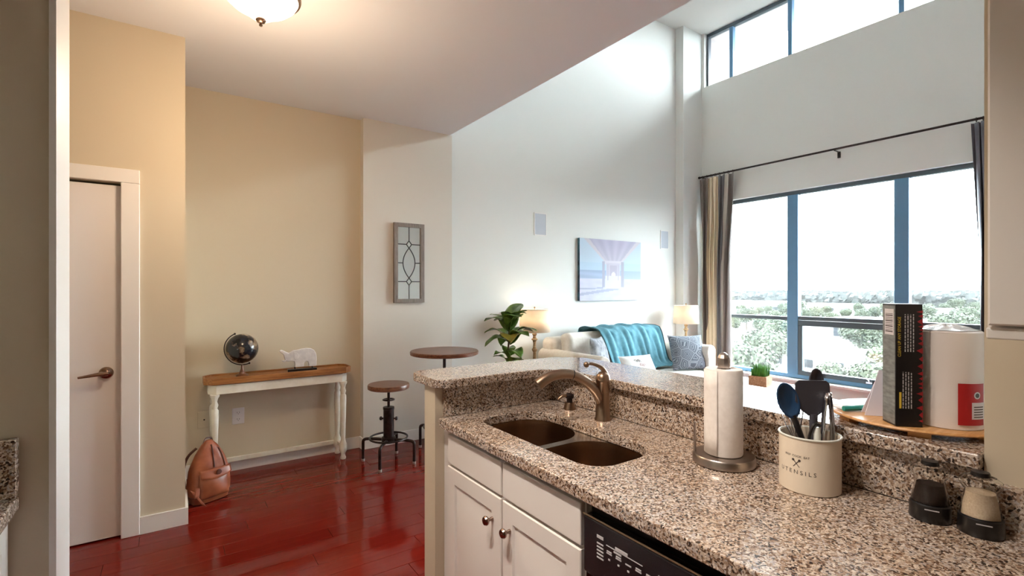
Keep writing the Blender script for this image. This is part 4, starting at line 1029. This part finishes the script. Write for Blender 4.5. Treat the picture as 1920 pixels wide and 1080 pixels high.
for x0, x1, zc, c_ in ((-0.12, 0.0, 0.15, 'ink'), (-0.03, 0.15, 0.10, 'boxred')):   # looping, unreadable script
    pts = [(x0 + (x1 - x0) * i / 60 + 0.008 * sin(i * 0.9), -0.0595 + 0.05 * abs((x0 + (x1 - x0) * i / 60) / 0.23) ** 2.2, zc + 0.014 * cos(i * 0.9) + 0.006 * sin(i * 0.31)) for i in range(61)]
    build('script_lettering', MB().tube(pts, 0.0022, 5), c_, p3)

# table lamps and their side tables
def side_table(x, y_, label):
    e = empty('side_table', (x, y_, 0)); tag(e, label, 'side table', 'side tables beside the sofa')
    build('table_top', MB().lathe([(0.001, 0.575), (0.145, 0.575), (0.15, 0.58), (0.15, 0.597), (0.001, 0.6)], 36), 'distress', e)
    build('pedestal', MB().lathe([(0.03, 0.03), (0.02, 0.08), (0.028, 0.2), (0.02, 0.45), (0.04, 0.574)], 20), 'distress', e)
    build('foot', MB().lathe([(0.001, 0), (0.15, 0), (0.15, 0.015), (0.05, 0.03), (0.001, 0.031)], 28), 'distress', e)
def lamp(x, y_, label, power):
    e = empty('table_lamp', (x, y_, 0.6005)); tag(e, label, 'lamp', 'table lamps flanking the sofa')
    build('base', MB().lathe([(0.001, 0), (0.065, 0), (0.068, 0.012), (0.05, 0.022), (0.03, 0.03), (0.022, 0.045), (0.03, 0.06), (0.018, 0.075), (0.016, 0.16), (0.026, 0.175), (0.03, 0.19), (0.018, 0.205), (0.014, 0.25), (0.022, 0.285), (0.034, 0.292), (0.034, 0.30), (0.02, 0.31), (0.016, 0.335), (0.026, 0.348), (0.02, 0.365), (0.009, 0.372), (0.009, 0.40), (0.001, 0.40)], 24), 'lampwood', e)
    sh_ = build('lamp_shade', MB().lathe([(0.166, 0.375), (0.152, 0.615)], 48, cap=False), 'shade', e, solid=0.002)
    build('shade_ring', MB().tube([(0.153 * cos(2 * pi * i / 40), 0.153 * sin(2 * pi * i / 40), 0.616) for i in range(40)], 0.003, 6, closed=True), 'sofa', sh_)
    build('harp', MB().tube(lerp([(0, 0, 0.40), (0.045, 0, 0.44), (0.05, 0, 0.53), (0.0, 0, 0.615), (-0.05, 0, 0.53), (-0.045, 0, 0.44), (0, 0, 0.40)], 24), 0.002, 6), 'steel', e)
    build('finial', MB().lathe([(0.003, 0.612), (0.003, 0.628), (0.008, 0.632), (0.009, 0.64), (0.001, 0.647)], 14), 'lampwood', e)
    build('bulb', MB().ball((0, 0, 0.47), 0.028, 16, 10, sz=1.3), 'lampglow', e)
    l = bpy.data.lights.new('lamp_bulb_light', 'POINT'); l.energy = power; l.color = (1, 0.84, 0.64); l.shadow_soft_size = 0.04
    lo = bpy.data.objects.new('lamp_bulb_light', l); COL.objects.link(lo); lo.parent = e; lo.location = (0, 0, 0.535)
side_table(3.19, 4.19, 'white pedestal side table left of the sofa by the potted plant'); side_table(5.655, 4.08, 'white pedestal side table right of the sofa near the curtain')
lamp(3.19, 4.19, 'table lamp with linen drum shade behind the leafy plant', 1.7)
lamp(5.655, 4.08, 'table lamp with linen drum shade next to the striped curtain', 1.0)

# fiddle leaf plant
pg = empty('fiddle_leaf_fig', (2.64, 3.86, 0)); tag(pg, 'potted fiddle leaf fig with large glossy leaves beside the lamp', 'plant')
build('pot', MB().lathe([(0.001, 0), (0.11, 0), (0.14, 0.24), (0.148, 0.25), (0.148, 0.27), (0.13, 0.27), (0.125, 0.235), (0.001, 0.235)], 32), 'pot', pg)
build('trunk', MB().tube(lerp([(0, 0, 0.22), (0.012, 0, 0.5), (-0.01, 0.01, 0.8), (0.005, 0, 1.12)], 16), [0.016 - 0.0006 * i for i in range(17)], 8), 'stem', pg)
def leaf_mesh(L, Wd, curl, seed):
    rnd = random.Random(seed)
    ph = rnd.uniform(0, 6)
    def f(u, v):
        s_ = v; a = 2 * u - 1
        wprof = sin(pi * min(s_ ** 0.75, 1)) ** 0.7 * (0.62 + 0.38 * s_) if 0 < s_ < 1 else 0.0
        x = a * Wd / 2 * wprof
        up = 0.16 * L * sin(pi * s_ * 0.9) - curl * L * s_ * s_
        return (x, L * s_ * (1 - 0.25 * curl * s_), up + 0.22 * abs(x) + 0.012 * sin(9 * s_ + ph + 2 * a) * abs(a))
    mb = MB().grid(f, 9, 14); return mb, f
rnd = random.Random(3)
spec = []
for i in range(9): spec.append((1.00 + 0.10 * rnd.random(), i * 40 + rnd.uniform(-15, 15), rnd.uniform(25, 60), rnd.uniform(0.22, 0.32)))
for i in range(8): spec.append((0.88 + 0.1 * rnd.random(), i * 45 + rnd.uniform(-15, 15), rnd.uniform(-5, 30), rnd.uniform(0.24, 0.31)))
for i in range(8): spec.append((0.66 + 0.16 * rnd.random(), i * 45 + 20 + rnd.uniform(-15, 15), rnd.uniform(0, 45), rnd.uniform(0.19, 0.26)))
for i in range(5): spec.append((0.50 + 0.1 * rnd.random(), i * 72 + rnd.uniform(-15, 15), rnd.uniform(10, 40), rnd.uniform(0.14, 0.2)))
for i, (z_, az, el_, L_) in enumerate(spec):
    mb, f = leaf_mesh(L_, L_ * 0.78, rnd.uniform(0.1, 0.45), i)
    m_ = 'leafy' if i == 12 else 'leaf'
    lf = build('leaf', mb, m_, pg, (0, 0, z_), (radians(el_), 0, radians(az)), smooth=70, solid=0.0012)
    if L_ > 0.19: build('midrib', MB().tube([Vector(f(0.5, j / 12)) + Vector((0, 0, 0.0012)) for j in range(12)], [0.003 - 0.0002 * j for j in range(12)], 5), 'leafvein', lf)

# coffee table and grass planter
cf = empty('coffee_table', (4.62, 2.72, 0)); tag(cf, 'low pale grey coffee table in front of the window', 'coffee table')
build('table_top', B(-0.60, 0.60, -0.32, 0.32, 0.425, 0.46), 'table', cf, bevel=0.004)
build('shelf', B(-0.54, 0.54, -0.26, 0.26, 0.15, 0.17), 'table', cf, bevel=0.003)
for sx in (-1, 1):
    for sy in (-1, 1): build('leg', B(sx * 0.56 - .025, sx * 0.56 + .025, sy * 0.28 - .025, sy * 0.28 + .025, 0, 0.4245), 'table', cf, bevel=0.003)
gp = empty('grass_planter', (4.90, 2.66, 0.4605)); gp.rotation_euler = (0, 0, radians(10)); tag(gp, 'square wooden planter of bright green grass on the coffee table', 'planter')
mb = MB().box(-0.085, 0.085, -0.085, -0.073, 0, 0.10).box(-0.085, 0.085, 0.073, 0.085, 0, 0.10).box(-0.085, -0.073, -0.073, 0.073, 0, 0.10).box(0.073, 0.085, -0.073, 0.073, 0, 0.10).box(-0.073, 0.073, -0.073, 0.073, 0, 0.085)
build('wooden_box', mb, 'planter', gp, smooth=False)
gm = MB(); rnd = random.Random(5)
for i in range(420):
    x, y_ = rnd.uniform(-0.068, 0.068), rnd.uniform(-0.068, 0.068); h_ = rnd.uniform(0.08, 0.145); a = rnd.uniform(0, 6.28); ln = rnd.uniform(0, 0.03)
    dx_, dy_ = cos(a), sin(a); w_ = 0.0035
    gm.add([(x - dy_ * w_, y_ + dx_ * w_, 0.085), (x + dy_ * w_, y_ - dx_ * w_, 0.085), (x + dx_ * ln * .4 + dy_ * w_ * .7, y_ + dy_ * ln * .4 - dx_ * w_ * .7, 0.085 + h_ * .6), (x + dx_ * ln * .4 - dy_ * w_ * .7, y_ + dy_ * ln * .4 + dx_ * w_ * .7, 0.085 + h_ * .6), (x + dx_ * ln, y_ + dy_ * ln, 0.085 + h_)], [(0, 1, 2, 3), (3, 2, 4)])
gr = build('grass', gm, 'grass', gp, fix=False, smooth=False); gr['kind'] = 'stuff'

# curtain rod and curtains
XR = 6.22; ZR = 3.035
rd = empty('curtain_rod', (XR, 2.6, ZR)); tag(rd, 'thin black curtain rod with brackets above the big window', 'curtain rod')
build('rod', MB().tube([(0, -1.75, 0), (0, 1.655, 0)], 0.012, 12), 'iron', rd)
build('end_cap', MB().ball((0, 1.665, 0), 0.018, 14, 10), 'iron', rd); build('end_cap', MB().ball((0, -1.76, 0), 0.018, 14, 10), 'iron', rd)
for yy in (1.60, -0.09, -1.70):
    build('bracket', MB().box(-0.008, 0.109, yy - 0.008, yy + 0.008, -0.02, -0.0125).box(0.097, 0.109, yy - 0.014, yy + 0.014, -0.085, -0.0126), 'iron', rd, smooth=False)
STR = [srgb(92, 82, 76), srgb(112, 100, 90), srgb(222, 206, 180), srgb(230, 216, 192), srgb(70, 68, 72), srgb(98, 94, 96), srgb(190, 180, 170), srgb(118, 104, 94)]
def curtain(name, y0, y1, label, spread, seed, stripes):
    e = empty(name, (XR, 0, 0)); tag(e, label, 'curtain', 'striped curtains at the big window')
    nf = 8
    def f(u, v):
        z_ = 0.03 + (ZR - 0.065) * v
        s_ = 1 - v
        amp = 0.022 + 0.045 * min(s_ * 2.2, 1)
        ph = u * nf * 2 * pi
        yc = y0 + (y1 - y0) * u
        yc = yc + (u - 0.5) * spread * sin(min(s_ * 1.25, 1) * pi / 2)
        return (amp * sin(ph + 0.6 * sin(3 * s_ + u * 4)) - 0.010 + 0.02 * mnoise.noise((u * 6, v * 4, seed)), yc + 0.012 * cos(ph * 2 + s_ * 4) + 0.03 * mnoise.noise((u * 3, v * 3, seed + 9)) * s_, z_)
    NUc, NVc = 130, 44
    o = build('drape', MB().grid(f, NUc, NVc), 'curtain', e, fix=False, smooth=True, solid=0.003)
    color_attr(o, lambda co, i: stripes((i % NUc) / (NUc - 1)))
    for k in range(nf):
        yy = y0 + (y1 - y0) * (k + 0.5) / nf
        build('curtain_ring', MB().tube([(0.02 * cos(2 * pi * i / 18), yy, ZR - 0.006 + 0.02 * sin(2 * pi * i / 18)) for i in range(18)], 0.003, 6, closed=True), 'iron', e)
def str1(u):
    for e_, c in ((0.22, srgb(112, 100, 92)), (0.56, srgb(226, 208, 178)), (0.74, srgb(92, 88, 90)), (0.84, srgb(206, 198, 188)), (1.01, srgb(110, 98, 92))):
        if u < e_: return c
# u runs from the wall side (large y) to the window side
curtain('window_curtain', 4.24, 3.72, 'taupe and cream striped curtain bunched beside the pilaster', 0.10, 1.0, str1)
curtain('window_curtain', 1.335, 0.95, 'dark grey striped curtain at the cabinet end of the window', 0.10, 5.0, lambda u: srgb(82, 80, 88) if u < 0.4 else srgb(226, 208, 178) if u < 0.7 else srgb(92, 88, 90))

# ================================================================== OUTDOORS
GZ0 = -16.0
struct('ground', B(9, 1500, -900, 1300, GZ0 - 1, GZ0), 'ground', smooth=False)
struct('parking_lot', B(55, 92, 5, 62, GZ0 + 0.001, GZ0 + 0.05), 'asphalt', smooth=False)
struct('road', MB().box(150, 166, -300, 500, GZ0 + .001, GZ0 + .05), 'asphalt', smooth=False)
def ray(px, D): # point on the ground D metres out at bearing of image column px
    t_ = (px - 960) / 919
    return (D * (sin(YAW) + cos(YAW) * t_), D * (cos(YAW) - sin(YAW) * t_))
def crown(R, H, n, seed, m, leaf=0.55):
    rnd = random.Random(seed); mb = MB()
    blobs = [(rnd.uniform(-.45, .45) * R, rnd.uniform(-.45, .45) * R, rnd.uniform(-.3, .35) * H, rnd.uniform(.4, .62) * R) for _ in range(9)] + [(0, 0, 0.1 * H, 0.65 * R)]
    for i in range(n):
        b = rnd.choice(blobs); v = Vector((rnd.gauss(0, 1), rnd.gauss(0, 1), rnd.gauss(0, 1))).normalized()
        rr = b[3] * rnd.uniform(0.72, 1.05); p = Vector((b[0], b[1], b[2])) + Vector((v.x * rr, v.y * rr, v.z * rr * H / R * 0.9))
        nn = (v + Vector((rnd.gauss(0, .5), rnd.gauss(0, .5), rnd.gauss(0, .5) + 0.3))).normalized()
        a = nn.orthogonal().normalized(); c = nn.cross(a); s_ = leaf * rnd.uniform(0.6, 1.3)
        mb.add([p + a * s_, p + c * s_ * .7, p - a * s_, p - c * s_ * .7], [(0, 1, 2, 3)])
    return mb
proto = []
for k, (R_, H_, m_) in enumerate(((4.2, 4.2, 'tree1'), (3.6, 3.4, 'tree2'), (5.0, 4.4, 'tree1'), (3.0, 3.6, 'tree2'))):
    e = empty('broadleaf_tree', (0, 0, GZ0)); e['category'] = 'tree'; e['group'] = 'trees below the window'
    fo = build('crown', crown(R_, H_, 5200, 20 + k, m_, 0.27), m_, e, (0, 0, H_ * 1.55), fix=False, smooth=False)
    build('tree_trunk', MB().tube([(0, 0, 0), (0.1, 0, H_ * 0.6), (0.05, 0.1, H_ * 1.4)], [0.35, 0.25, 0.12], 8), 'bark', e)
    proto.append(e)
TREES = [ # column, distance, kind, scale, label
 (1398, 62, 0, 1.1, 'full green tree close below the window beside the curtain'), (1442, 88, 2, 1.0, 'broad green tree left of the white office building'),
 (1452, 118, 0, 1.1, 'rounded green tree rising behind the white office building end'), (1552, 72, 3, 0.85, 'small pale green tree in front of the white office building'),
 (1642, 66, 1, 1.0, 'leafy pale tree in front of the white office building beside the parking'), (1668, 74, 1, 1.1, 'loose pale tree partly behind the black box'),
 (1610, 116, 2, 1.0, 'wide green tree behind the flat white roof'),
 (1655, 128, 0, 0.9, 'dark green tree behind the flat white roof'), (1785, 120, 2, 1.15, 'green tree beyond the wrapped paper towels'), (1755, 150, 0, 1.1, 'tall green tree below the radio mast'),
 (1820, 140, 1, 1.2, 'pale green tree at the dark curtain edge')]
rowl = 'green tree in the middle rows beyond the office building'
rnd = random.Random(11)
for i in range(44): TREES.append((1376 + i * 11 + rnd.uniform(-3, 3), (176, 296, 214, 340, 252)[i % 5] + rnd.uniform(-4, 4), rnd.randrange(4), rnd.uniform(0.9, 1.2), rowl))
used = set()
BLD = [(1655, 168, 25), (1600, 345, 40), (1800, 255, 34), (1425, 330, 34)]
TREES = [q for q in TREES if all(math.dist(ray(q[0], q[1]), ray(b[0], b[1])) > b[2] for b in BLD)]
for px, D, k, sc, lb_ in TREES:
    e = proto[k] if k not in used else copy_tree(proto[k]); used.add(k)
    X, Y = ray(px, D); e.location = (X, Y, GZ0); e.scale = (sc, sc, sc); e.rotation_euler = (0, 0, rnd.uniform(0, 6.28)); e['label'] = lb_
# far wood
fm = MB(); rnd = random.Random(4)
for i in range(15000):
    px = rnd.uniform(1360, 1890); D = rnd.uniform(390, 780); X, Y = ray(px, D)
    hh_ = 13.5 + 2.2 * mnoise.noise((px * 0.03, D * 0.01, 0)) + rnd.uniform(-3.5, 1.0); z_ = GZ0 + (hh_ if rnd.random() < 0.55 else rnd.uniform(2, hh_))
    n_ = Vector((-rnd.random() - .3, rnd.gauss(0, .6), rnd.random() + .2)).normalized(); a = n_.orthogonal().normalized(); c = n_.cross(a); s_ = rnd.uniform(1.4, 3.0); p = Vector((X, Y, z_))
    fm.add([p + a * s_, p + c * s_, p - a * s_, p - c * s_], [(0, 1, 2, 3)])
fw = build('distant_woods', fm, 'tree3', fix=False, smooth=False); tag(fw, 'long bluish line of distant woods on the horizon', 'woods', kind='stuff')
def building(name, px, D, wd, dp, ht, rz, label, m, wins, roof='broof'):
    X, Y = ray(px, D); e = empty(name, (X, Y, GZ0), radians(rz)); tag(e, label, 'building')
    build('wall', B(-dp / 2, dp / 2, -wd / 2, wd / 2, 0, ht), m, e, smooth=False)
    build('roof', MB().box(-dp / 2 - .2, dp / 2 + .2, -wd / 2 - .2, wd / 2 + .2, ht + .001, ht + 0.35), roof, e, smooth=False)
    for (y_, z_, w_, h_) in wins: build('window', B(-dp / 2 - .06, -dp / 2 - .001, y_ - w_ / 2, y_ + w_ / 2, z_ - h_ / 2, z_ + h_ / 2), 'bwin', e, smooth=False)
building('office_building', 1545, 94, 27, 14, 5.6, 0, 'low white office building with dark strip windows below the window', 'bwall', [(10, 3.9, 3.4, 1.5), (5.2, 3.9, 1.6, 1.5), (0.5, 3.9, 3.2, 1.5), (-4.5, 3.9, 3.2, 1.5), (-9.5, 3.9, 3.2, 1.5), (10, 1.3, 3.4, 1.3), (0.5, 1.3, 3.2, 1.3), (-4.5, 1.3, 3.2, 1.3), (5.2, 1.3, 1.6, 1.3), (-9.5, 1.3, 3.2, 1.3)])
building('warehouse', 1655, 168, 30, 26, 7.0, 0, 'plain white warehouse among the trees behind the office', 'bwall', [(0, 3, 4, 3), (8, 3, 4, 3)])
building('distant_block', 1425, 330, 46, 26, 9.5, 10, 'pale grey block among the far trees beside the curtain', 'bwall2', [(-14 + 7 * i, 5.5, 3.5, 2) for i in range(5)])
building('long_shed', 1600, 345, 60, 22, 7.0, 0, 'long pale roofed shed in front of the distant woods', 'bwall', [(-20 + 10 * i, 3.5, 4, 2) for i in range(5)])
building('far_depot', 1800, 255, 46, 20, 7.0, 0, 'pale flat roofed depot below the radio mast', 'bwall', [(-12 + 8 * i, 3.5, 4, 2) for i in range(4)])
X, Y = ray(1793, 840); tw = empty('radio_mast', (X, Y, GZ0)); tag(tw, 'thin lattice radio mast standing above the distant woods', 'mast')
H = 88
for k in range(3):
    a = 2 * pi * k / 3; build('mast_leg', MB().tube([(1.6 * cos(a), 1.6 * sin(a), 0), (0.8 * cos(a), 0.8 * sin(a), H)], [0.35, 0.2], 6), 'mast', tw)
for j in range(16):
    z_ = j * H / 16; r0 = 1.6 - 0.8 * j / 16; r1 = 1.6 - 0.8 * (j + 1) / 16
    for k in range(3):
        a, b = 2 * pi * k / 3, 2 * pi * (k + 1) / 3
        build('brace', MB().tube([(r0 * cos(a), r0 * sin(a), z_), (r1 * cos(b), r1 * sin(b), z_ + H / 16)], 0.12, 5), 'mast', tw)
build('antenna', MB().tube([(0, 0, H), (0, 0, H + 7)], 0.18, 6), 'mast', tw)
